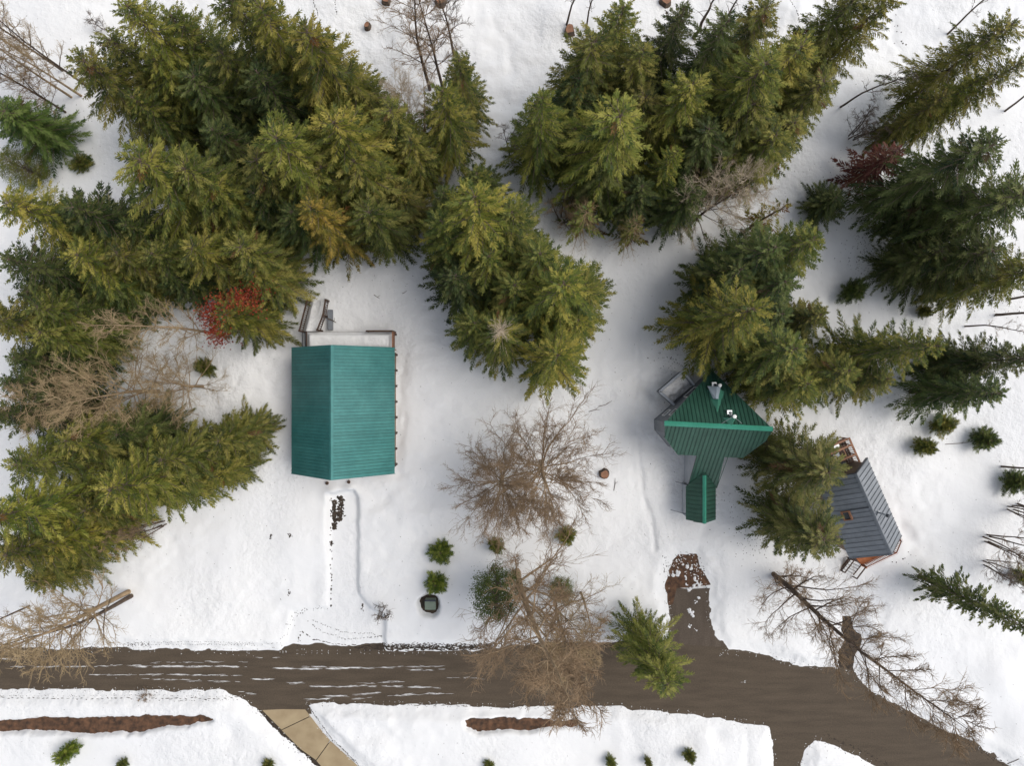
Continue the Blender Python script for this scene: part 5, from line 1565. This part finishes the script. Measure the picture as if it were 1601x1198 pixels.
# ---- stumps sticking out of the northern snow
for px, py, r, lab in [(605, 2, .42, 'brown rotten stump farthest out in the north field'), (690, 3, .5, 'brown mossy stump beside the slim larch'), (575, 41, .28, 'small dark stump at the edge of the garage grove'),
                       (890, 48, .48, 'brown stump with dead grass beside the dark bare stems'), (1040, 2, .5, 'grey-brown rounded stump in the far north snow'), (945, 742, .42, 'brown weathered stump beside the broad leafless tree'), (1190, 708, .42, 'brown stump against the east corner of the green house')]:
    x, y, _ = P(px, py, .6)
    rng = random.Random(int(px))
    z = snow_z(x, y)
    t = tag(empty('tree_stump', (x, y, z - .1)), lab, 'stump')
    mb = MB(); n = 12; rings = [(0, 1.25), (.25, 1.02), (.55, .95), (.68, .85)]
    jit = [rng.uniform(.82, 1.18) for _ in range(n)]
    for zz, k in rings:
        for i in range(n):
            a = 6.2832 * i / n
            mb.v.append((r * k * jit[i] * math.cos(a), r * k * jit[i] * math.sin(a), zz + rng.uniform(-.05, .08) * (zz > .3)))
    for j in range(3):
        for i in range(n):
            mb.f.append((j * n + i, j * n + (i + 1) % n, (j + 1) * n + (i + 1) % n, (j + 1) * n + i)); mb.t.append(.5)
    mb.build('bark', M['bark'], t)
    mb = MB(); mb.poly([(r * .84 * jit[i] * math.cos(6.2832 * i / n), r * .84 * jit[i] * math.sin(6.2832 * i / n), .66) for i in range(n)])
    mb.build('cut_top', M['wood'], t)
# short forest trunks showing between the trees
for px, py, h, lab in [(1085, 58, 9, 'dark bare trunk in the gap of the northern grove, left of two'), (1108, 74, 10, 'dark bare trunk in the gap of the northern grove, right of two')]:
    x, y, _ = P(px, py, .4)
    t = tag(empty('dead_tree', (x, y, snow_z(x, y) - .1)), lab.replace(', left of two', ' beside the feathery evergreens').replace(', right of two', ' standing in open snow'), 'tree')
    o = bpy.data.objects.new('trunk', trunk_mesh(h, .17, M['bark'], px)); C.objects.link(o); o.parent = t
    mb = MB()
    for k in range(14):
        zz = h * (.35 + .6 * k / 14); a = k * 2.4; l = 1.3 * (1 - k / 20)
        mb.tube([(0, 0, zz), (l * .5 * math.cos(a), l * .5 * math.sin(a), zz + .1), (l * math.cos(a), l * math.sin(a), zz - .1)], [.03, .02, .006], 4, cap=False)
    mb.build('dead_boughs', M['twig_grey'], t)
# dead sticks lying on the snow
SL_ = ['longer dead stick on the snow north of the broad leafless tree', 'shorter dead stick beside the longer one north of the broad leafless tree', 'dead stick on the snow behind the garage deck', 'small dead stick on the snow nearer the fir clump', 'dead stick beside the pale thin sapling', 'long dead stick between the young firs on the east slope', 'dark dead stick on the snowbank at the road bend', 'dead stick below the weathered stump', 'dead stick between the fir row and the cabin']
mb0 = [((936, 636), (957, 627)), ((921, 644), (938, 641)), ((585, 461), (594, 467)), ((629, 459), (636, 455)), ((1460, 482), (1492, 480)), ((1478, 695), (1530, 690)), ((1580, 1200), (1600, 1180)), ((960, 768), (962, 748)), ((1388, 600), (1392, 590))]
for lb_, (a, b) in zip(SL_, mb0):
    x0, y0, _ = P(*a, .5); x1, y1, _ = P(*b, .5)
    mb = MB()
    xm, ym = (x0 + x1) / 2 + R.uniform(-.1, .1), (y0 + y1) / 2 + R.uniform(-.1, .1)
    mb.tube([(x0, y0, snow_z(x0, y0) + .01), (xm, ym, snow_z(xm, ym) + .05), (x1, y1, snow_z(x1, y1) + .01)], [.03, .025, .012], 5)
    mb.tube([(xm, ym, snow_z(xm, ym) + .05), (xm + .25, ym + .2, snow_z(xm + .25, ym + .2) + .03)], [.018, .008], 4)
    tag(mb.build('fallen_stick', M['bark']), lb_, 'stick', 'dead sticks lying on the snow')
